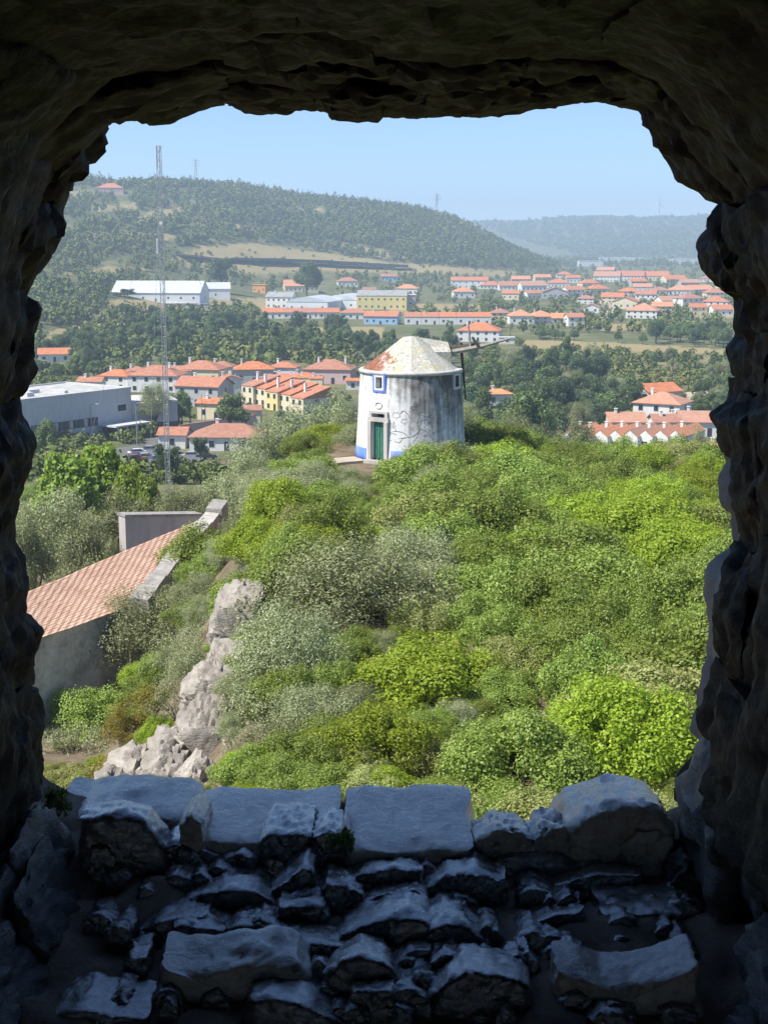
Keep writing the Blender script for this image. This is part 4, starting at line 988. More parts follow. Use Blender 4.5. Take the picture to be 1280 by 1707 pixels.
for k in range(npan):
    a, b = 2*math.pi*k/npan, 2*math.pi*(k+1)/npan; o_ = .012*(k % 2)
    vv = []
    for t in (0, .5, 1):
        r = Rc+(.42-Rc)*t; z = zc0+(za-.06-zc0)*t+o_
        vv += [Vector((r*(math.sin(a)*(1-u)+math.sin(b)*u), -r*(math.cos(a)*(1-u)+math.cos(b)*u), z-.02*mnoise.noise(Vector((k*3.1, t*4, u*2))))) for u in (-.02, .34, .66, 1.02)]
    ff = [(j*4+i, j*4+i+1, j*4+5+i, j*4+4+i) for j in range(2) for i in range(3)]
    o1 = obj('roof_panel', mesh('roof_panel', vv, ff), RUST, mill); sm = o1.modifiers.new('t', 'SOLIDIFY'); sm.thickness = .03; sm.offset = -1
mb = MB(); mb.add([(0, 0, za)]+[Vector((.45*math.sin(2*math.pi*k/16), -.45*math.cos(2*math.pi*k/16), za-.075)) for k in range(16)], [(0, 1+k, 1+(k+1) % 16) for k in range(16)]); mb.build('roof_cap', RUST, mill)
# dormer over the windshaft, pointing to the right and a little away
dm = MB(); Lx = 62*MPM
for x, zz in ((.15, za-.02), (Lx, za-.36)):
    dm.v += [(x, -.78, zc0-.05), (x, -.78, zc0+.95), (x, 0, zz), (x, .78, zc0+.95), (x, .78, zc0-.05)]
dm.f += [(0, 1, 6, 5), (1, 2, 7, 6), (2, 3, 8, 7), (3, 4, 9, 8), (5, 6, 7, 8, 9)]
me = mesh('dormer', dm.v, dm.f); DROT = Matrix.Rotation(R(12), 4, 'Z'); me.transform(DROT); obj('dormer', me, RUST, mill)['label'] = 'sheet metal dormer over the sail axle'
TIMBER = plain('weathered_dark_timber', (.085,.065,.05), .85, 0, .3, 8); PALET = plain('weathered_pale_timber', (.34,.31,.27), .85, 0, .25, 8)
def mp_(px, py, Y): return at_y(px, py, Y)-Vector((MX, MY, zb))
YS = MY+.6
MB().tube([mp_(728, 586, MY+.35), mp_(765, 581, YS), mp_(800, 575, YS)], [.24, .21, .16], 8, .06).build('windshaft', TIMBER, mill)
MB().tube([mp_(752, 587, YS-.3), mp_(800, 578, YS-.3), mp_(850, 564, YS-.3)], [.16, .14, .06], 6, .08).build('sail_stock', PALET, mill)['label'] = 'broken pale sail stock reaching right'
MB().tube([mp_(780, 540, YS-.2), mp_(783, 570, YS-.2), mp_(788, 606, YS-.2)], [.05, .07, .05], 6).build('sail_stock', PALET, mill)
MB().tube([mp_(768, 571, YS), mp_(771, 610, YS), mp_(776, 666, YS)], [.09, .085, .04], 6).build('sail_stock', TIMBER, mill)['label'] = 'dark broken sail stock hanging down'
MB().tube([mp_(787, 562, YS-.45), mp_(797, 577, YS-.45)], [.08, .10], 6).build('sail_stub', TIMBER, mill)
# graffiti: a flowering plant drawn in dark line on the shaded wall
GR = plain('graffiti_line', (.16,.155,.18), .8, 0, .3); mb = MB()
def gp(zx, zy):
    px, py = 560+.25*zx, 530+.25*zy
    t = math.asin(max(-.99, min(.99, (px-684)/(87.0)))); z = at_y(684, py, MY-2.95*math.cos(t)).z-zb; return rp(t, z, -.012)
def gline(pts, r_=.022):
    P = [gp(*p) for p in pts]; Q = []
    for i in range(len(P)-1):
        p0, p1, p2, p3 = P[max(i-1, 0)], P[i], P[i+1], P[min(i+2, len(P)-1)]
        for k in range(4):
            t = k/4; Q.append(.5*((2*p1)+(-p0+p2)*t+(2*p0-5*p1+4*p2-p3)*t*t+(-p0+3*p1-3*p2+p3)*t**3))
    mb.tube(Q+[P[-1]], r_, 4)
for pts in ([(500,830),(530,790),(540,740),(535,690),(548,630)], [(540,740),(580,750),(620,790),(640,830)], [(535,760),(500,790),(440,800),(360,815)], [(480,800),(450,770),(400,755),(355,765)],
            [(640,830),(660,800),(690,790),(715,770)], [(620,800),(600,780),(570,790)], [(545,690),(580,680),(610,690)], [(530,700),(495,680),(470,640)], [(400,755),(380,720),(385,690)], [(440,800),(420,830),(390,822)],
            [(660,830),(672,800),(650,760)], [(470,640),(440,620),(425,640)], [(560,650),(590,655),(620,640)], [(350,790),(370,770),(400,780)]): gline(pts)
for cx_, cy_, r in ((540,595,42),(540,595,24),(540,612,34),(588,685,30),(588,685,16),(690,772,26),(690,772,13),(395,650,24),(372,716,22),(372,716,11),(450,690,20),(640,770,16),(520,630,18),(500,600,14)):
    gline([(cx_+r*(1+.25*math.sin(5*a))*math.cos(a), cy_+.8*r*(1+.25*math.sin(5*a))*math.sin(a)) for a in np.linspace(0, 6.28, 13)], .018)
mb.build('graffiti', GR, mill)['label'] = 'dark line graffiti of a flowering plant'

# ================================================================== buildings of the valley
random.seed(11)
HOUSES = []                    # px rectangles kept free of trees in front: x0, x1, ytop, ybase
def winbox(parent, x, y, z, w_, h, face='front', detail=True):
    t = .05
    def bx(m_, a, b, c, d, o_):
        if face == 'front': m_.box(a, b, y-o_, y+.02, c, d)
        elif face == 'left': m_.box(x-o_, x+.02, a, b, c, d)
        else: m_.box(x-.02, x+o_, a, b, c, d)
    cx_ = x if face == 'front' else y
    m1 = MB(); bx(m1, cx_-w_/2-.1, cx_+w_/2+.1, z-.1, z+h+.1, t)
    if detail:
        f = m1.build('window', FRAME, parent); m2 = MB(); bx(m2, cx_-w_/2, cx_+w_/2, z, z+h, t+.03); m2.build('pane', GLASS, f)
    else:
        m2 = MB(); bx(m2, cx_-w_/2, cx_+w_/2, z, z+h, t+.03); m2.build('window', GLASS, parent)
def house(px, py, wpx, hw, label, roof='hip', rot=0.0, depth=None, mat=None, tile=None, rise=None, chim=1, floors=1, group=None, detail=True, nwin=None, name='house', cat='house', over=.45, loc=None, width=None, side='right', extra=None):
    """px,py: middle of the base line in the photo; wpx: width there; hw: wall height in m; rot>0 turns the front to the right"""
    p = hit1(px, py, 270) if loc is None else Vector(loc)
    W_ = width or wpx/F_PX*p.y/max(math.cos(rot), .3)*.98; Dp = depth or W_*.75; mat = mat or WHITE; tile = tile or TILE
    t = thing(name, label, cat, (p.x, p.y, p.z-.3), rot, group); hw += .3
    x0, x1, y0, y1 = -W_/2, W_/2, 0, Dp
    MB().box(x0, x1, y0, y1, -1.5, hw).build('wall', mat, t)
    X0, X1, Y0, Y1 = x0-over, x1+over, y0-over, y1+over; z = hw+.02; rs_ = rise or min(W_, Dp)*.24
    m_ = MB()
    if roof == 'hip':
        k = min(W_, Dp)/2+over
        if W_ >= Dp: ra, rb = (X0+k, (Y0+Y1)/2), (X1-k, (Y0+Y1)/2)
        else: ra, rb = ((X0+X1)/2, Y0+k), ((X0+X1)/2, Y1-k)
        B = [(X0, Y0, z), (X1, Y0, z), (X1, Y1, z), (X0, Y1, z)]
        vb = B+[(a, b, c-.15) for a, b, c in B]+[(ra[0], ra[1], z+rs_), (rb[0], rb[1], z+rs_)]
        fb = [(0, 1, 9, 8), (1, 2, 9), (2, 3, 8, 9), (3, 0, 8)] if W_ >= Dp else [(0, 1, 8), (1, 2, 9, 8), (2, 3, 9), (3, 0, 8, 9)]
        m_.add(vb, fb+[(4, 7, 6, 5), (0, 4, 5, 1), (1, 5, 6, 2), (2, 6, 7, 3), (3, 7, 4, 0)])
    elif roof == 'gable':
        ym = (Y0+Y1)/2
        m_.add([(X0, Y0, z-.15), (X1, Y0, z-.15), (X1, Y0, z), (X0, Y0, z), (X0, ym, z+rs_), (X1, ym, z+rs_), (X0, Y1, z), (X1, Y1, z), (X0, Y1, z-.15), (X1, Y1, z-.15), (X0, ym, z+rs_-.22), (X1, ym, z+rs_-.22)],
               [(0, 1, 2, 3), (3, 2, 5, 4), (4, 5, 7, 6), (6, 7, 9, 8), (8, 9, 11, 10), (10, 11, 1, 0), (0, 3, 4, 10), (10, 4, 6, 8), (1, 11, 5, 2), (11, 9, 7, 5)])
        MB().add([(a, b, c) for a in (x0+.003, x1-.003) for b, c in ((y0, hw-.002), (y1, hw-.002), (ym, hw+rs_*(Dp/2)/(Dp/2+over)-.08))], [(0, 1, 2), (3, 5, 4), (0, 3, 4, 1), (1, 4, 5, 2), (2, 5, 3, 0)]).build('gable_end', mat, t)
    elif roof == 'front':
        xm = 0
        m_.add([(X0, Y0, z-.15), (X0, Y1, z-.15), (X0, Y1, z), (X0, Y0, z), (xm, Y0, z+rs_), (xm, Y1, z+rs_), (X1, Y0, z), (X1, Y1, z), (X1, Y0, z-.15), (X1, Y1, z-.15), (xm, Y0, z+rs_-.22), (xm, Y1, z+rs_-.22)],
               [(3, 2, 1, 0), (4, 5, 2, 3), (6, 7, 5, 4), (8, 9, 7, 6), (10, 11, 9, 8), (0, 1, 11, 10), (10, 4, 3, 0), (8, 6, 4, 10), (2, 5, 11, 1), (5, 7, 9, 11)])
        MB().add([(a, b, c) for b in (y0+.003, y1-.003) for a, c in ((x0, hw-.002), (x1, hw-.002), (xm, hw+rs_*(W_/2)/(W_/2+over)-.08))], [(0, 1, 2), (3, 5, 4), (0, 3, 4, 1), (1, 4, 5, 2), (2, 5, 3, 0)]).build('gable_end', mat, t)
    elif roof == 'shed':
        m_.add([(X0, Y0, z), (X1, Y0, z), (X1, Y1, z+rs_), (X0, Y1, z+rs_), (X0, Y0, z-.2), (X1, Y0, z-.2), (X1, Y1, z-.2), (X0, Y1, z-.2)], [(0, 1, 2, 3), (4, 7, 6, 5), (0, 4, 5, 1), (1, 5, 6, 2), (2, 6, 7, 3), (3, 7, 4, 0)])
    elif roof == 'barrel':
        n_ = 12; pts = [(X0+(X1-X0)*k/n_, z+rs_*math.sin(math.pi*k/n_)) for k in range(n_+1)]
        m_.prism(pts+[(X1, z-.1), (X0, z-.1)], Y0, Y1)
    else: m_.box(X0, X1, Y0, Y1, z, z+.3)
    r = m_.build('roof', tile, t)
    for k in range(chim):
        cx_ = x0+W_*(.22+.5*k+random.uniform(-.05, .1)); cy_ = Dp*random.uniform(.35, .6); c = MB(); c.box(cx_-.3, cx_+.3, cy_-.3, cy_+.3, hw, hw+rs_+.75); c.box(cx_-.4, cx_+.4, cy_-.4, cy_+.4, hw+rs_+.753, hw+rs_+.9); c.build('chimney', WHITE, r)
    n_ = nwin if nwin is not None else max(1, int(W_/3.4))
    fh = hw/floors
    for f in range(floors):
        for k in range(n_):
            xx = x0+W_*(k+.5)/n_
            if f == 0 and k == n_//2 and detail and n_ > 1:
                d_ = MB().box(xx-.5, xx+.5, -.08, .02, 0, 2.3).build('door', DARKMETAL, t)
            else: winbox(t, xx, 0, f*fh+fh*.36, 1.1, min(1.3, fh*.45), 'front', detail)
        if abs(rot) > .12 or detail:
            yy = Dp*.5; winbox(t, x1 if rot < 0 else x0, yy, f*fh+fh*.36, 1.1, min(1.3, fh*.45), 'right' if rot < 0 else 'left', detail)
    hpx = (hw+rs_)/p.y*F_PX; HOUSES.append((px-wpx/2, px+wpx/2, py-hpx, py, p.y)); return t
# nearer houses, left of the mill
house(190, 652, 52, 4.6, 'white house with red hipped roof behind the grey hall roof', 'hip', -.3, floors=2)
house(255, 654, 84, 5.0, 'wide white house with broad red roof and several chimneys behind the mast', 'hip', -.15, floors=2, chim=2)
house(330, 640, 72, 4.6, 'red roofed house half hidden behind the grey gabled house', 'hip', -.2, mat=CREAM)
house(328, 678, 76, 5.6, 'grey plastered two storey house with red roof beside the olive tree', 'gable', -.35, mat=GREY, floors=2)
house(424, 640, 66, 4.6, 'house with peaked red hipped roof behind the yellow terrace', 'hip', .1, mat=GREY, chim=1)
house(386, 658, 36, 4.6, 'small white gable house at the end of the yellow terrace', 'front', .25, floors=2)
house(545, 640, 80, 4.6, 'pinkish house with wide red hipped roof and tall white chimneys', 'hip', -.15, mat=PINK, chim=2)
house(588, 650, 22, 2.8, 'low tiled outbuilding beside the windmill wall', 'gable', 0, chim=0)
g0 = hit1(403, 676); g1 = hit1(506, 692)
for k in range(5):               # yellow terrace, stepping down
    a = g0.lerp(g1, (k+.5)/5); wv = (g1-g0).length/5; a.y += (k % 2)*1.6; a.z -= .35*k-.5
    house(403+21*(k+.5), 674+3.2*(k+.5), 22, 5.2, 'cream yellow terraced house with stepped red roof, number of windows facing the valley'.replace(', number of windows', ''), 'shed', math.atan2((g1-g0).y, (g1-g0).x), depth=9, mat=CREAM if k != 2 else YELLOW, rise=2.6, chim=1, floors=2, group='yellow terraced houses', loc=a, width=wv*.97, over=.12, nwin=2)
for k in range(4):
    house(470+19*k, 650+1.5*k, 22, 4.2, 'red roofed terraced house directly behind the yellow terrace', 'gable', -.1, mat=CREAM, chim=1, group='second terrace behind the yellow one', over=.15)
house(378, 752, 128, 3.0, 'long low white house with orange red roof and tall chimney by the car park', 'hip', -.05, depth=10, chim=1, nwin=5)
house(287, 748, 46, 3.0, 'small white annex with red roof next to the long low white house', 'gable', -.05, depth=7, chim=0)
house(92, 604, 52, 3.0, 'lone red roof among trees left behind the grey hall', 'gable', .2, chim=0)
house(832, 676, 42, 3.2, 'pale red roof with white chimney sunk among trees right of the windmill', 'hip', .1, tile=TILE_P)
for a, b, wv, rf, lab in ((225, 640, 34, 'hip', 'small white house squeezed behind the wide white one'), (300, 640, 40, 'gable', 'cream cottage roof behind the mast'), (365, 632, 44, 'hip', 'red hipped roof under the tree belt'), (470, 634, 46, 'hip', 'red hipped roof left of the pinkish house'), (150, 660, 40, 'gable', 'white cottage at the left end of the village'),
    (440, 664, 30, 'gable', 'cream house front between the terraces'), (510, 652, 40, 'hip', 'cream house under the pinkish hipped house'), (350, 700, 44, 'gable', 'small white house at the lane above the pink wall'), (415, 712, 40, 'gable', 'cream cottage at the end of the pink wall')):
    house(a, b, wv, 4.2, lab, rf, random.uniform(-.3, .2), mat=random.choice([WHITE, CREAM]), floors=1, chim=1)
# right of the mill
house(1108, 672, 60, 3.2, 'long grey barn with red gable roof beside the sandy road', 'gable', .45, depth=9, mat=GREY, chim=0, nwin=1, name='barn', cat='barn')
house(1092, 709, 72, 5.4, 'white two storey house with square hipped roof and paired windows', 'hip', -.5, depth=10, floors=2, tile=TILE_P)
house(1045, 728, 62, 3.4, 'long pale red roofed building behind the terrace row', 'gable', 0, depth=8, tile=TILE_P)
house(1112, 728, 46, 3.4, 'orange roofed building under the white hipped house', 'gable', 0, depth=8, chim=2)
house(1165, 728, 66, 3.4, 'pale tiled house by the right window jamb', 'gable', -.1, depth=9, tile=TILE_P)
house(1200, 772, 30, 3, 'tiny orange roof showing over scrub at the right jamb', 'gable', 0, depth=6)
for k in range(8):
    house(948+25*k, 754, 25, 3.4, 'narrow terraced house with pale red gable roof facing the scrub', 'front', -.55, depth=14, tile=TILE_P, group='terraced row behind the scrub', over=.1, nwin=1, rise=1.6, chim=1)
house(796, 570, 70, 5.0, 'white villa with orange hipped roof beyond the mill sail', 'hip', -.2, floors=2, chim=1)
house(845, 573, 24, 2.6, 'small white shed beside the white villa', 'flat', 0, mat=WHITE, tile=CONC, chim=0, nwin=1, name='shed', cat='shed')
# industrial strip
ZINC = plain('pale_zinc_roof', (.62,.64,.66), .5, .2, .08, .3); METALW = plaster('white_cladding', (.70,.72,.74), (.5,.5,.5), .3); GREYR = plain('grey_fibre_roof', (.30,.31,.31), .8, 0, .15, .4)
house(512, 519, 70, 6.0, 'white warehouse with barrel vaulted roof, nearer of the joined pair', 'barrel', -.25, depth=34, mat=METALW, tile=ZINC, chim=0, nwin=4, rise=3.2, name='warehouse', cat='warehouse', over=.2)
house(566, 515, 58, 6.0, 'white barrel vaulted warehouse adjoining the yellow block', 'barrel', -.25, depth=34, mat=METALW, tile=ZINC, chim=0, nwin=3, rise=3.2, name='warehouse', cat='warehouse', over=.2)
house(636, 516, 84, 9.0, 'long yellow two storey block with grey roof', 'gable', -.08, depth=14, mat=YELLOW, tile=GREYR, chim=0, nwin=8, floors=2, name='block', cat='building', over=.2)
house(684, 515, 16, 9.0, 'grey stair tower at the end of the yellow block', 'flat', -.08, depth=12, mat=GREY, tile=CONC, chim=0, nwin=1, name='block', cat='building')
house(465, 514, 44, 7.5, 'white house block left of the vaulted warehouses', 'gable', -.2, tile=GREYR, floors=2)
house(260, 503, 150, 5.5, 'long low white industrial shed behind the mast', 'gable', -.08, depth=30, mat=METALW, tile=ZINC, chim=0, nwin=7, name='industrial_shed', cat='shed')
house(360, 498, 48, 7.0, 'white industrial shed with dark gate, right end of the yard', 'gable', .12, depth=18, mat=METALW, tile=ZINC, chim=0, nwin=1, name='industrial_shed', cat='shed')
house(300, 513, 95, 2.6, 'low grey flat roofed store in front of the industrial shed', 'flat', 0, depth=10, mat=GREY, tile=CONC, chim=0, nwin=5, name='store', cat='shed')
house(432, 488, 22, 6.0, 'small bright orange house on the slope', 'flat', -.3, mat=ORANGE, tile=ORANGE, chim=0)
for k, (a, wv) in enumerate(((455, 34), (487, 30), (517, 30), (548, 36))):
    house(a, 531, wv, 3.6, 'small white house with red roof below the vaulted warehouses', 'gable', .1*(k % 2), group='red roofed houses below the warehouses', depth=10)
house(590, 532, 44, 3.6, 'white red roofed house left of the blue one', 'hip', 0, depth=10, chim=1)
house(634, 541, 56, 4.4, 'pale blue house with red roof under the yellow block', 'gable', -.2, mat=BLUEP, depth=11)
for k in range(5):
    house(688+29*k, 541, 29, 4.2, 'white row house with long red roof below the dry meadow', 'gable', .0, depth=11, group='long red roofed row', over=.2, chim=1 if k % 2 else 0)
house(580, 478, 34, 5, 'white house among trees above the warehouses', 'hip', .1); house(616, 491, 22, 4, 'orange roofed cottage above the yellow block', 'gable', .1)
house(677, 491, 36, 5, 'white house with pale roof right above the yellow block', 'hip', -.2, tile=TILE_P); house(648, 469, 26, 4.5, 'blue walled cottage on the foot of the hill', 'gable', 0, mat=BLUEP)
house(782, 481, 62, 7.5, 'large white and brown building with red roof at the foot of the hill', 'gable', -.1, depth=14, floors=2, nwin=6); house(774, 497, 36, 5, 'tan roofed house below the large white and brown building', 'hip', .1, tile=TILE_P)
house(503, 487, 56, 5, 'tan farmhouse with pale tiles above the warehouses', 'gable', .15, mat=CREAM, tile=TILE_P); house(600, 300+0, 1, 1, 'x', 'flat') if False else None
house(184, 322, 44, 6, 'pink roofed villa near the top of the wooded hill', 'hip', .1, mat=PINK, loc=None)
# the far town
TOWN = [(818,482,40,'hip'),(852,484,44,'gable'),(890,486,46,'gable'),(930,480,40,'hip'),(868,474,34,'gable'),(905,470,30,'gable'),(940,466,28,'hip'),(925,498,46,'front'),(960,494,34,'gable'),(985,480,34,'hip'),
 (1010,470,46,'gable'),(1050,468,48,'gable'),(1092,468,46,'gable'),(1128,472,40,'gable'),(1000,490,38,'hip'),(1020,505,40,'gable'),(1045,496,36,'hip'),(1070,488,34,'gable'),(1040,515,44,'front'),(1075,505,36,'gable'),
 (1100,492,34,'hip'),(1135,492,46,'hip'),(1170,490,44,'gable'),(1195,498,40,'hip'),(1120,510,40,'gable'),(1155,512,42,'hip'),(1190,515,44,'hip'),(1068,531,54,'hip'),(1105,521,36,'gable'),(870,541,44,'hip'),(908,540,42,'hip'),
 (936,541,36,'gable'),(960,544,30,'gable'),(834,534,34,'hip'),(850,500,30,'gable'),(975,506,30,'hip'),(1210,482,30,'gable'),(1008,458,30,'gable'),(1150,478,34,'gable'),(1065,478,30,'gable'),(890,500,26,'gable'),(985,522,28,'front'),
 (1165,526,30,'gable'),(1205,527,36,'gable'),(955,472,26,'gable'),(1180,470,30,'hip')]
for k, (a, b, wv, rf) in enumerate(TOWN):
    m_ = random.choice([WHITE, WHITE, WHITE, CREAM, GREY]); far = b < 500
    house(a, b, wv*.92, random.uniform(3.4, 6.2), ('white walled house with red tiled roof in the far town' if m_ is WHITE else 'cream walled house with red tiled roof in the far town' if m_ is CREAM else 'grey walled house with red tiled roof in the far town'),
          rf, random.uniform(-.35, .35), mat=m_, tile=random.choice([TILE, TILE, TILE_P]), group='houses of the far town', detail=False, floors=random.choice([1, 2]), chim=random.choice([0, 1]), depth=wv/F_PX*1100*.7 if not far else None)
for k, (a, b, wv) in enumerate(((1040, 437, 70), (1150, 440, 60), (985, 444, 40))):
    house(a, b, wv, 9, 'pale flat roofed factory on the plain before the far range', 'flat', 0, mat=METALW, tile=ZINC, chim=0, detail=False, group='factories on the plain', name='factory', cat='factory', nwin=6)

# --- grey civic hall with annex, car park
pl_, pr_ = at_z(22, 752, -44.4), at_z(221, 722, -44.4); hv = pr_-pl_; hlen = hv.length; hang = math.atan2(hv.y, hv.x)
hall = thing('civic_hall', 'large flat roofed grey concrete hall with long window band', 'building', (pl_.x, pl_.y, EZ-44.6), hang)
hh = at_y(221, 648, pr_.y).z-(EZ-44.6)
MB().box(0, hlen, 0, 22, -1, hh).build('wall', CONC, hall)
mb = MB(); mb.box(-.1, hlen+.1, -.1, .35, hh+.002, hh+.45); mb.box(hlen-.35, hlen+.1, .352, 22, hh+.002, hh+.45); mb.box(-.1, .35, .352, 22, hh+.002, hh+.45); mb.box(.352, hlen-.352, 21.6, 22.1, hh+.002, hh+.45); mb.build('parapet', CONC, hall)
MB().box(.36, hlen-.36, .36, 21.5, hh+.003, hh+.12).build('roof', plain('roof_gravel', (.46,.45,.42), .9, 0, .2, .5), hall)
for (a, b, c, d, e) in ((2, 6, 8, 12, 1.6), (9, 11, 5, 8, 1.0), (14, 17, 10, 13, .9), (19, 20, 4, 9, .7), (6.5, 8, 13, 16, 1.2)): MB().box(a, b, c, d, hh+.121, hh+e).build('roof_unit', CONC, hall)
wx = lambda px: (px-22)/(221-22)*hlen
for k in range(9):
    a = wx(52+k*12.2); wn_ = MB().box(a, a+wx(22+11.2), -.06, .02, hh*.30, hh*.48).build('window', DARKMETAL, hall); MB().box(a+.12, a+wx(22+11.2)*.5, -.10, -.062, hh*.31, hh*.47).build('pane', plain('pinkish_blind', (.55,.47,.44), .6) if k % 2 else GLASS, wn_)
a = wx(195); wn_ = MB().box(a, a+wx(22+17), -.06, .02, hh*.52, hh*.70).build('window', FRAME, hall); MB().box(a+.2, a+wx(22+17)-.2, -.10, -.062, hh*.54, hh*.68).build('pane', GLASS, wn_)
mb = MB(); mb.box(wx(160), wx(222), -6, -.1, 3.0, 3.35); mb.build('canopy', CONC, hall)
for px in (164, 180, 198, 217): MB().box(wx(px), wx(px)+.35, -5.8, -5.45, 0, 3.0).build('canopy_post', CONC, hall)
MB().box(wx(168), wx(215), -.08, .01, 0, 2.8).build('entrance_glazing', GLASS, hall)
p3 = at_z(297, 719, -44.4); av = p3-pr_
annex = thing('hall_annex', 'lower grey concrete annex joined to the right end of the hall', 'building', (pr_.x, pr_.y+.3, EZ-44.6), math.atan2(av.y, av.x)); ah = at_y(260, 672, pr_.y).z-(EZ-44.6)
MB().box(.05, av.length, 0, 14, 2.6, ah).build('upper_wall', CONC, annex); MB().box(.1, av.length-.1, .1, 13.9, -1, 2.598).build('dark_plinth', plain('dark_concrete', (.12,.12,.13), .8), annex); MB().box(0, av.length+.1, -.1, 14.1, ah+.002, ah+.35).build('parapet', CONC, annex)
for px, pt, pb in ((113, 658, 730), (119, 657, 730), (128, 655, 728), (135, 654, 727)):
    p = at_z(px, pb+6, -44.4); h_ = at_y(px, pt, p.y).z-p.z; t = thing('flagpole', 'bare white flagpole standing before the grey hall', 'flagpole', p, 0, 'flagpoles before the grey hall')
    MB().tube([(0, 0, -.3), (0, 0, h_)], [.11, .06], 8).build('pole', FRAME, t); MB().tube([(0, 0, h_), (0, 0, h_+.15)], [.1, .05], 8).build('finial', FRAME, t); MB().box(-.25, .25, -.25, .25, -.3, .25).build('footing', CONC, t)
for px, pt, pb, lab in ((154, 674, 735, 'curved street lamp in front of the grey hall'), (229, 672, 746, 'tall street lamp at the corner of the annex'), (337, 655, 700, 'street lamp on the lane behind the pink wall'), (1163, 632, 662, 'pale utility post by the sandy road')):
    p = hit1(px, pb, 200); h_ = at_y(px, pt, p.y).z-p.z; t = thing('street_lamp', lab, 'street lamp', p)
    MB().tube([(0, 0, -.3), (0, 0, h_*.93), (.25, 0, h_), (1.3, 0, h_+.1)], [.10, .08, .06, .05], 7).build('pole', STEEL, t); MB().box(1.1, 1.75, -.16, .16, h_+.02, h_+.16).build('lamp_head', FRAME, t)
pw0, pw1 = at_z(300, 726, -44.3), at_z(426, 708, -44.3); wvv = pw1-pw0
tw = thing('garden_wall', 'long pink rendered garden wall behind the low white house', 'wall', (pw0.x, pw0.y, EZ-44.6), math.atan2(wvv.y, wvv.x))
MB().box(0, wvv.length, 0, .3, -.5, 2.6).build('wall', PINK, tw); MB().box(-.05, wvv.length+.05, -.06, .36, 2.602, 2.72).build('coping', TILE, tw)
# car park
cpk = [at_z(px, py, -44.2) for px, py in ((150, 790), (330, 800), (345, 757), (225, 742), (150, 752))]
o = obj('car_park', mesh('car_park', [(v.x, v.y, max(gz(v.x, v.y)+.15, EZ-44.3)) for v in cpk], [tuple(range(5))]), ASPHALT); tag(o, 'grey asphalt car park below the hall', kind='structure')
def car(px, py, rz, c, label):
    p = at_z(px, py, -44.0); p.z = max(gz(p.x, p.y)+.15, EZ-44.3)
    t = thing('parked_car', label, 'car', p, rz)
    body = [(-2.1,.35),(-2.15,.75),(-1.95,.92),(-1.2,.98),(1.0,.98),(2.0,.85),(2.15,.6),(2.1,.35)]
    mb = MB(); mb.prism(body, -.85, .85); mb.build('body', plain('car_%s' % c, {'white': (.75,.75,.75), 'dark': (.04,.045,.05), 'silver': (.45,.46,.48), 'red': (.4,.04,.03)}[c], .25, .1, .02), t)
    MB().add([(-1.6,-.78,.97),(1.05,-.78,.97),(1.05,.78,.97),(-1.6,.78,.97),(-1.1,-.65,1.45),(.35,-.65,1.45),(.35,.65,1.45),(-1.1,.65,1.45)], [(0,1,5,4),(1,2,6,5),(2,3,7,6),(3,0,4,7)]).build('windows', GLASS, t)
    MB().box(-1.12, .37, -.66, .66, 1.44, 1.49).build('roof', MATS['car_%s' % c], t)
    for x in (-1.35, 1.35):
        for y in (-.82, .82): MB().tube([(x, y-.1, .32), (x, y+.1, .32)], .32, 12).build('wheel', DARKMETAL, t)
    for y in (-.6, .6): MB().box(2.02, 2.16, y-.18, y+.18, .62, .76).build('headlight', FRAME, t)
    return t
car(231, 757, .5, 'white', 'white car parked at the hall entrance'); car(232, 771, .55, 'dark', 'dark car parked below the white one by the hall'); car(300, 764, .1, 'white', 'white car parked before the small annex'); car(322, 766, .15, 'silver', 'silver car parked before the long low white house')
car(252, 752, .4, 'silver', 'silver car beside the white car at the hall entrance'); car(228, 786, .5, 'red', 'red car parked under the bright broad leaved tree')
car(268, 760, .3, 'dark', 'dark car between the mast and the small annex'); car(345, 768, .1, 'dark', 'dark car at the right end of the house wall'); car(245, 778, .5, 'silver', 'silver car next to the red one under the tree'); car(270, 776, .45, 'white', 'white car in the lower row beside the pine')
for px, pb, h_, lab in ((400, 706, 8, 'wooden utility pole beside the cream terrace'), (318, 716, 8, 'wooden utility pole by the pink wall'), (850, 560, 9, 'wooden utility pole at the white villa'), (990, 612, 9, 'wooden utility pole on the rough green slope'), (1120, 640, 9, 'wooden utility pole above the sandy road')):
    p = hit1(px, pb, 200); t = thing('utility_pole', lab, 'utility pole', p); MB().tube([(0, 0, -.5), (0, 0, h_)], [.16, .11], 7).build('pole', TIMBER, t); MB().box(-.9, .9, -.06, .06, h_-.7, h_-.55).build('cross_arm', TIMBER, t)
# --- lattice mast
mp0 = at_y(281, 806, 150); mg = gz(mp0.x, mp0.y); mtop = at_y(265, 243, 150).z
mast = thing('lattice_mast', 'tall slender grey steel lattice mast with guy wires', 'mast', (mp0.x, mp0.y, mg)); mh = mtop-mg
rr_ = .27; legs = [(rr_*math.cos(a), rr_*math.sin(a)) for a in (R(90), R(210), R(330))]
for a, b in legs: MB().tube([(a, b, 0), (a, b, mh)], .04, 5).build('leg', STEEL, mast)
mb = MB(); nz = int(mh/1.0)
for k in range(nz):
    z0_, z1_ = mh*k/nz, mh*(k+1)/nz
    for i in range(3):
        a, b = legs[i], legs[(i+1) % 3]
        mb.tube([(*a, z0_), (*b, z1_)] if k % 2 else [(*b, z0_), (*a, z1_)], .018, 4); mb.tube([(*a, z1_), (*b, z1_)], .015, 4)
o = mb.build('bracing', STEEL, mast); o['kind'] = 'stuff'
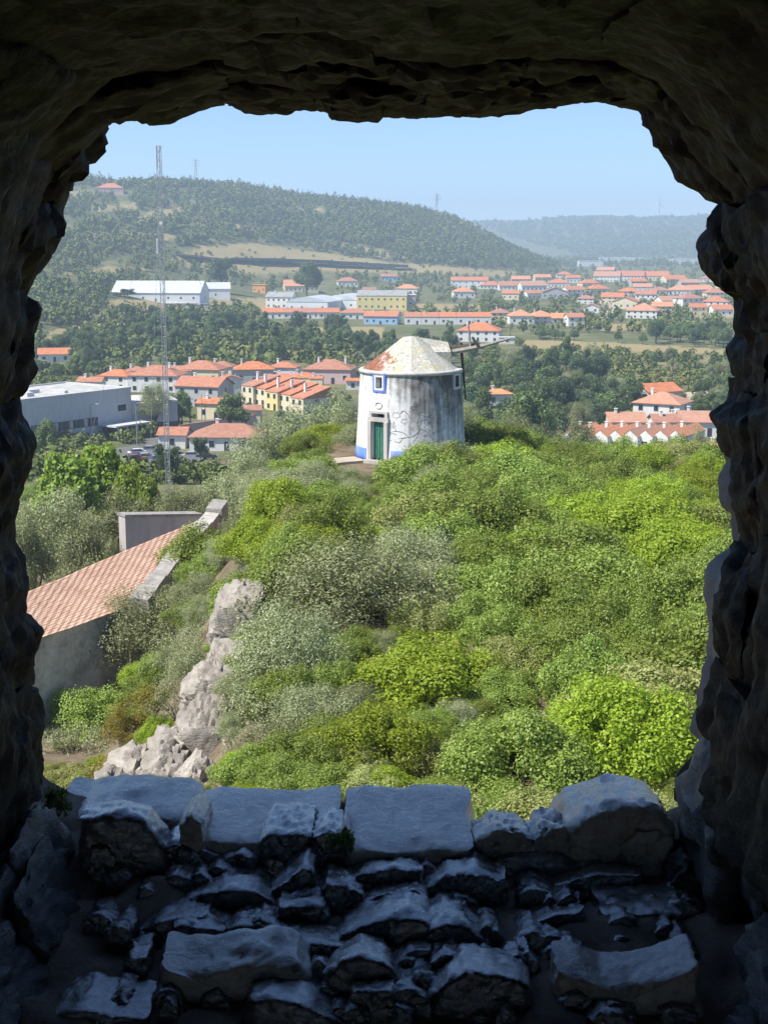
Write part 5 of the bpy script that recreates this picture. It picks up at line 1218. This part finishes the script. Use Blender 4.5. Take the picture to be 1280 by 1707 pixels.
for k, a in enumerate((R(150), R(30), R(270))):
    MB().tube([(rr_*math.cos(a), rr_*math.sin(a), mh*.9), (14*math.cos(a), 14*math.sin(a), gz(mp0.x+14*math.cos(a), mp0.y+14*math.sin(a))-mg)], .015, 4).build('guy_wire', STEEL, mast)
MB().tube([(.1, -.45, mh*.80), (.1, -.75, mh*.80)], [.16, .17], 12).build('antenna_drum', FRAME, mast); MB().box(-.5, -.36, -.2, .1, mh*.72, mh*.76).build('antenna_panel', FRAME, mast)
for k in range(3): MB().tube([(.18*k-.18, -.1, mh-2.2), (.18*k-.18, -.1, mh+.1)], .03, 5).build('antenna_rod', FRAME, mast)
# --- power pylons and the wind turbine on the skyline
for px, pt, Y, lab in ((326, 264, 2060, 'steel power pylon standing on the left of the wooded ridge'), (728, 322, 2170, 'steel power pylon near the falling end of the wooded ridge')):
    x_ = at_y(px, pt, Y); g = gz(x_.x, x_.y); h_ = x_.z-g; t = thing('power_pylon', lab, 'pylon', (x_.x, x_.y, g), .3)
    for sx_ in (-1, 1):
        for sy_ in (-1, 1): MB().tube([(sx_*3, sy_*3, 0), (sx_*.7, sy_*.7, h_*.7), (sx_*.3, sy_*.3, h_)], [.32, .25, .2], 4).build('leg', STEEL, t)
    for q, wd in ((.72, 6.5), (.82, 6), (.92, 5)): MB().tube([(-wd, 0, h_*q), (0, 0, h_*q+.6), (wd, 0, h_*q)], [.2, .35, .2], 4).build('cross_arm', STEEL, t)
    mb = MB()
    for k in range(6):
        a, b = 3-2.3*k/6, 3-2.3*(k+1)/6; z0_, z1_ = h_*.7*k/6, h_*.7*(k+1)/6
        for s1, s2 in (((-1, -1), (1, -1)), ((1, -1), (1, 1)), ((1, 1), (-1, 1)), ((-1, 1), (-1, -1))): mb.tube([(a*s1[0], a*s1[1], z0_), (b*s2[0], b*s2[1], z1_)], .14, 4)
    mb.build('bracing', STEEL, t)
x_ = at_y(1098, 340, 5180); g = gz(x_.x, x_.y); h_ = x_.z-g
wt = thing('wind_turbine', 'pale three bladed wind turbine on the far range', 'wind turbine', (x_.x, x_.y, g)); MB().tube([(0, 0, 0), (0, 0, h_)], [3.0, 2.2], 10).build('tower', FRAME, wt); MB().box(-2.5, 2.5, -5, 5, h_-2, h_+2.5).build('nacelle', FRAME, wt)
for a in (R(80), R(200), R(320)): MB().add([(0, -5.5, h_-1), (0, -5.5, h_+1.5), (30*math.cos(a)+.5, -5.5, h_+30*math.sin(a)), (8*math.cos(a)-2*math.sin(a), -6, h_+8*math.sin(a)+2*math.cos(a)), (8*math.cos(a)+2*math.sin(a), -5, h_+8*math.sin(a)-2*math.cos(a))], [(0, 4, 2), (0, 2, 3), (1, 3, 2), (1, 2, 4), (0, 3, 1), (0, 1, 4)]).build('blade', FRAME, wt)
# --- roads
tag(ribbon('road', [(1098,682),(1130,668),(1165,655),(1215,648)], 7, SAND, ''), 'pale sandy road past the grey barn', kind='structure')
tag(ribbon('road', [(300,430),(400,438),(520,442),(600,446),(690,450)], 12, ASPHALT, '', .6), 'highway cutting across the hillside', kind='structure')
rwl = ribbon('retaining_wall', [(385,435),(460,436),(520,438),(600,442),(680,446)], 1.2, plain('dark_stone_wall', (.10,.10,.105), .9), '', .2, 2.6); tag(rwl, 'long dark retaining wall along the hillside highway', 'wall')
tag(ribbon('road', [(1000,540),(1015,520),(1005,500),(960,490)], 7, SAND, ''), 'pale street climbing into the far town', kind='structure')
tag(ribbon('road', [(240,742),(290,728),(330,706),(390,698),(430,690)], 6, ASPHALT, '', .12), 'grey lane from the car park up to the terraces', kind='structure')
tag(ribbon('path', [(500,782),(545,772),(600,767)], 1.6, SAND, '', .06), 'sandy footpath leading to the windmill door', kind='structure')

# ================================================================== trees of the valley
random.seed(77); rs = np.random.default_rng(77)
def blocked(px, py, rpx, hpx, y):
    for x0, x1, yt, yb, hy in HOUSES:
        if y < hy+25 and px+rpx*.75 > x0 and px-rpx*.75 < x1:
            if y < hy and py-hpx < yb-(yb-yt)*.25 and py > yt: return True       # would hide the house
            if hy-2 <= y < hy+25 and abs(py-yb) < 5: return True
    return False
def scatter(poly, n, sizes, tmin=200.0):
    """photo points inside poly -> ground places (px, py, x, y, z, s)"""
    xs = [p[0] for p in poly]; ys = [p[1] for p in poly]; out = []
    m = 0
    cx_ = rs.uniform(min(xs), max(xs), n*4); cy_ = rs.uniform(min(ys), max(ys), n*4); k = inpoly(cx_, cy_, poly); cx_, cy_ = cx_[k][:n], cy_[k][:n]
    x, y, z, ok = hit(cx_, cy_, tmin)
    for i in range(len(cx_)):
        if not ok[i]: continue
        s = rs.uniform(*sizes); rpx = 3*s/y[i]*F_PX; hpx = 7.7*s/y[i]*F_PX
        if blocked(cx_[i], cy_[i], rpx, hpx, y[i]): continue
        out.append((cx_[i], cy_[i], x[i], y[i], z[i], s))
    return out
ZONES = [  # outline of the standing points, count, sizes, kinds, label, group
 ([(60,610),(160,606),(400,600),(590,604),(590,560),(400,558),(220,556),(60,590)], 62, (.8,1.25), ['tree0','tree1','tree2','tall0'], 'green tree in the wooded belt behind the red roofed houses', 'wooded belt behind the houses'),
 ([(220,556),(600,560),(600,540),(300,535),(200,540)], 46, (.8,1.2), ['tree0','tree2','pine0','tall0'], 'dark tree in the belt below the warehouses', 'trees below the warehouses'),
 ([(60,640),(160,636),(160,612),(60,615)], 10, (.8,1.2), ['tree0','tree1','pine0'], 'tree crowding behind the grey hall', 'trees behind the grey hall'),
 ([(590,606),(760,606),(760,575),(590,575)], 26, (.8,1.1), ['tall0','tree1','pine1'], 'dark upright tree in the belt behind the windmill', 'tree belt behind the windmill'),
 ([(775,752),(930,765),(960,735),(1050,700),(1050,640),(930,610),(775,600)], 70, (.75,1.35), ['tree0','tree1','tree2','pine0','pine1','olivetree0','tall0'], 'tree on the wooded slope right of the windmill', 'trees right of the windmill'),
 ([(890,572),(1085,584),(1085,575),(890,562)], 26, (.55,.8), ['tree1','tree2'], 'young tree in the row along the dry field', 'young trees along the dry field'),
 ([(1085,590),(1215,592),(1215,562),(1090,560)], 24, (.7,1.15), ['tree0','tree2','pine1'], 'dark tree in the copse beyond the dry field', 'copse beyond the dry field'),
 ([(1000,615),(1215,650),(1215,610),(1000,596)], 16, (.35,.8), ['tree1','olivetree1'], 'scattered bushy tree on the rough green slope', 'scattered trees on the green slope'),
 ([(1140,700),(1215,700),(1215,655),(1150,662)], 10, (.6,.95), ['tree0','olivetree0','tree2'], 'tree beside the sandy road and the right jamb', 'trees beside the sandy road'),
 ([(410,740),(590,752),(590,700),(470,702)], 22, (.45,.7), ['olivetree0','olivetree1','tree1'], 'dusty green tree on the slope below the yellow terrace', 'trees below the yellow terrace'),
 ([(60,745),(150,752),(150,700),(60,690)], 6, (.4,.7), ['tree0','olivetree1'], 'low tree growing along the front of the grey hall', 'trees along the grey hall'),
 ([(225,700),(400,712),(400,682),(225,690)], 12, (.35,.6), ['tree0','olivetree1','olivetree0'], 'small garden tree between the pink wall and the houses', 'garden trees behind the pink wall'),
 ([(330,700),(420,700),(420,684),(330,684)], 5, (.5,.8), ['tree0','olivetree1'], 'dark tree in front of the yellow terrace end', 'trees before the terrace'),
]
nt_tree = 0
for poly, n, sz, kinds, lab, grp in ZONES:
    got = []
    for (a, b, x, y, z, s) in scatter(poly, n*4, sz):
        if len(got) >= n: break
        if any((x-u)**2+(y-v)**2 < (2.2*(s+t_))**2 for u, v, t_ in got): continue
        if any(inpoly(np.array([a]), np.array([b]), q)[0] for q in DRY[:2]): continue
        k = random.choice(kinds); got.append((x, y, s)); nt_tree += 1
        sp_ = 'pine' if k.startswith('pine') else 'olive' if k.startswith('olive') else 'slim' if k.startswith('tall') else 'broad'
        l2 = lab if len(kinds) == 1 else {'pine': 'dark pine, a ', 'olive': 'grey leaved ', 'slim': 'slim upright ', 'broad': 'round crowned '}[sp_]+lab
        plant(k, (x, y, z-.1), s, l2, grp, 'tree', 'pine_tree' if sp_ == 'pine' else 'tree', sz=s*random.uniform(.9, 1.15), crown=True)
for k, px, pt, Y, wp, lab in (('olivetree0', 258, 632, 335, 62, 'grey olive tree in front of the wide white house'), ('tree0', 385, 652, 330, 60, 'dark round tree before the yellow terrace'), ('pine0', 280, 742, 205, 46, 'dark pine beside the mast foot over the car park'),
   ('tree1', 75, 695, 285, 40, 'small dark tree before the window band of the grey hall'), ('pine1', 335, 731, 270, 28, 'small round pine in front of the long low white house'), ('olivetree1', 1165, 708, 170, 66, 'tall grey green tree at the right jamb over the scrub'),
   ('tree2', 303, 645, 345, 34, 'fresh green tree between the grey gabled house and the olive'), ('pine0', 200, 487, 900, 30, 'dark umbrella pine left in the industrial yard'), ('pine1', 214, 482, 905, 28, 'second dark umbrella pine of the industrial yard'), ('tree0', 512, 430, 1080, 48, 'large dark tree standing alone below the hillside highway'),
   ('pine1', 368, 432, 1100, 40, 'dark tree group below the highway wall'), ('plane0', 845, 716, 86, 120, 'fresh green tree top rising over the scrub right of the windmill'), ('plane0', 1095, 742, 96, 90, 'fresh green tree top in front of the terraced row'), ('pine1', 1048, 640, 400, 40, 'tall dark pine beside the white hipped house'),
   ('tree0', 870, 640, 250, 90, 'broad tree on the slope just right of the hanging sail'), ('olivetree0', 860, 680, 170, 120, 'wide grey olive right behind the scrub near the windmill'), ('olivetree1', 960, 690, 180, 100, 'wide grey olive behind the scrub, left of the terraced row')):
    tree_at(k, px, pt, Y, lab, None, 'pine_tree' if k.startswith('pine') else 'tree', 'tree', wpx=wp)
# shrubs on the slope behind the mill and towards the car park
k = 0
for (a, b, x, y, z, s) in scatter([(45,800),(300,802),(420,770),(430,850),(300,862),(60,862)], 120, (1.6, 3.0), 86.0)[:46]+scatter([(285,850),(420,870),(520,790),(590,758),(590,700),(480,705),(300,790)], 160, (1.3, 2.6), 84.0):
    if k >= 46: break
    if y < 88 or y > 290: continue
    if y < 92 and a > 520: continue
    if any((x-u)**2+(y-v)**2 < (1.1*(s+t_)*.62)**2 for u, v, t_ in SHRUBS): continue
    SHRUBS.append((x, y, s)); kk = random.choice(['olivebush0', 'olivebush1', 'lentisk0', 'lentisk1', 'olivebush0']); k += 1
    plant(kk, (x, y, z-.15), s, 'dusty grey green shrub on the slope left behind the windmill' if kk[0] == 'o' else 'mid green shrub on the slope left behind the windmill', 'shrubs on the slope behind the windmill', 'shrub', 'shrub', sz=s*random.uniform(.9, 1.3))

# ================================================================== woods too far to count
def far_tree(rng, n, rx, h, size):
    d = rng.normal(size=(n, 3)); d /= np.linalg.norm(d, axis=1)[:, None]; rr = rng.uniform(.6, 1.05, n)[:, None]
    lump = 1+.22*np.sin(d[:, :1]*5+rng.uniform(0, 6))+.2*np.sin(d[:, 1:2]*6+rng.uniform(0, 6))
    P = d*rr*lump*np.array([rx, rx, h*.42]); P[:, 2] += h*.58
    Nn_ = d+.5*rng.normal(size=(n, 3)); Nn_[:, 2] += .2; Nn_ /= np.linalg.norm(Nn_, axis=1)[:, None]
    U = np.cross(Nn_, rng.normal(size=(n, 3))); U /= np.linalg.norm(U, axis=1)[:, None]; W = np.cross(Nn_, U); S = size*rng.uniform(.7, 1.4, n)[:, None]
    return np.stack([P-U*S, P+W*S*.8+Nn_*S*.15, P+U*S, P-W*S*.8+Nn_*S*.15], 1).reshape(-1, 3)
def wood(name, label, pts, variants, mat):
    """pts: (x, y, z, s) -> one mesh of many small trees"""
    out = []
    for (x, y, z, s) in pts:
        v = variants[rs.integers(len(variants))]; a = rs.uniform(0, 6.28); c_, s_ = math.cos(a), math.sin(a)
        w_ = np.stack([v[:, 0]*c_-v[:, 1]*s_, v[:, 0]*s_+v[:, 1]*c_, v[:, 2]*rs.uniform(.85, 1.25)], -1)*s+np.array([x, y, z]); out.append(w_)
    V_ = np.concatenate(out); o = obj(name, npmesh(name, V_, np.arange(len(V_)).reshape(-1, 4)), mat); return tag(o, label, kind='stuff')
FT = [far_tree(rs, 52, 3.2, 8.0, .95) for _ in range(6)]+[far_tree(rs, 46, 2.3, 9.5, .85) for _ in range(3)]
FS = [far_tree(rs, 30, 3.2, 5.0, 1.2) for _ in range(5)]
def wpts(poly, n, sizes, dens=None, clear=True, dry=True):
    xs = [p[0] for p in poly]; ys = [p[1] for p in poly]
    a = rs.uniform(min(xs), max(xs), n); b = rs.uniform(min(ys), max(ys), n); k = inpoly(a, b, poly)
    if dry:
        for q in DRY: k &= ~inpoly(a, b, q)
    a, b = a[k], b[k]
    if dens is not None: kk = fbm(a/26, b/12, dens)+rs.uniform(-.10, .10, len(a)) > .42; a, b = a[kk], b[kk]
    x, y, z, ok = hit(a, b, 205); out = []
    for i in range(len(a)):
        if not ok[i]: continue
        s = rs.uniform(*sizes)
        if clear and blocked(a[i], b[i], 3*s/y[i]*F_PX, 7*s/y[i]*F_PX, y[i]): continue
        out.append((x[i], y[i], z[i]-.3, s))
    return out
HILL = [(90,305),(200,312),(260,308),(400,314),(500,332),(600,340),(700,355),(760,370),(800,390),(850,414),(905,438),(990,452),(990,462),(860,458),(760,452),(620,440),(480,414),(330,408),(90,430)]
P1 = wpts(HILL, 6000, (.6, 1.35), 45)+wpts([(330,312),(500,332),(760,370),(905,438),(860,452),(620,432),(420,390),(330,360)], 3000, (.6, 1.3))
LOW = [(50,420),(330,415),(300,440),(420,462),(480,470),(480,498),(330,478),(180,482),(180,520),(430,520),(560,545),(300,540),(60,580),(45,520)]
P1 += wpts(LOW, 2600, (.55, 1.0), 41)
# a closed tree line along the ridge
rx_ = np.repeat(np.arange(92, 900, 3.2), 3)+rs.uniform(-2, 2, 253*3); rq = np.interp(rx_, RX, RY)+np.tile([1.5, 4, 8], 253)
x, y, z, ok = hit(rx_, rq); P1 += [(x[i], y[i], z[i]-.3, rs.uniform(.8, 1.25)) for i in range(len(x)) if ok[i]]
wood('hillside_wood', 'dense dark green wood covering the left hill', P1, FT, FARLEAF)
TOWNG = [(560,462),(760,456),(990,448),(1215,440),(1225,535),(1215,560),(1000,556),(880,556),(700,548),(650,505),(560,490)]
wood('town_greenery', 'garden trees and hedges between the far houses', wpts(TOWNG, 3000, (.45, .85), 43), FT, FARLEAF)
wood('plain_wood', 'tree belts on the plain before the far range', wpts([(880,448),(1215,446),(1215,430),(960,428),(900,436)], 700, (.8, 1.4), None), FT, FARLEAF)
wood('slope_scrub', 'low scrub dotted over the hillside meadows', wpts([(90,380),(330,400),(760,444),(860,456),(700,458),(520,456),(300,446),(90,440)], 500, (.35, .6), 47, dry=False)+wpts(GREENISH, 420, (.25, .6), 48, dry=False)+wpts([(45,560),(200,535),(600,545),(600,606),(200,610),(50,640)], 900, (.5, .9)), FS, FARLEAF)
FB = [far_tree(rs, 150, 2.3, 3.4, .42) for _ in range(5)]
VS = [p for q in ([(45,600),(600,606),(600,700),(440,700),(430,760),(350,770),(340,800),(60,800)], [(775,560),(1215,600),(1215,760),(930,765),(775,752)]) for p in wpts(q, 1500, (.3, .95), 61)]+wpts([(330,740),(600,742),(560,805),(330,815)], 260, (.5, 1.1))+wpts([(45,755),(150,755),(150,815),(45,815)], 90, (.5, 1.1))+wpts([(150,792),(340,798),(340,830),(150,830)], 90, (.5, 1.0))
VS = [p for p in VS if p[1] > 205 and not (-62 < p[0] < -38 and 215 < p[1] < 330 and inpoly(np.array([project(np.array(p[0]), np.array(p[1]), np.array(p[2]))[0]]), np.array([project(np.array(p[0]), np.array(p[1]), np.array(p[2]))[1]]), [(145,800),(340,805),(350,748),(145,738)])[0])]
wood('valley_scrub', 'low scrub and hedges between the valley houses', VS, FB, FARLEAF)
wood('far_range_wood', 'wooded slopes of the hazy far range', wpts([(780,372),(940,364),(1080,364),(1210,360),(1215,425),(980,428),(860,400)], 2600, (1.2, 2.4), None, False, False), FS, FARLEAF)

# ================================================================== air
hz = MB().box(-6500, 6500, -60, 8200, -4, EZ+230)
m = bpy.data.materials.new('summer_haze'); m.use_nodes = True; nt = m.node_tree; nt.nodes.remove(nt.nodes['Principled BSDF'])
pv = nt.nodes.new('ShaderNodeVolumePrincipled'); pv.inputs['Color'].default_value = (.62, .79, 1.0, 1); pv.inputs['Density'].default_value = 2.5e-4; pv.inputs['Anisotropy'].default_value = .1
nt.links.new(pv.outputs[0], nt.nodes['Material Output'].inputs['Volume'])
tag(hz.build('haze', m), 'pale summer haze over the valley', kind='stuff')
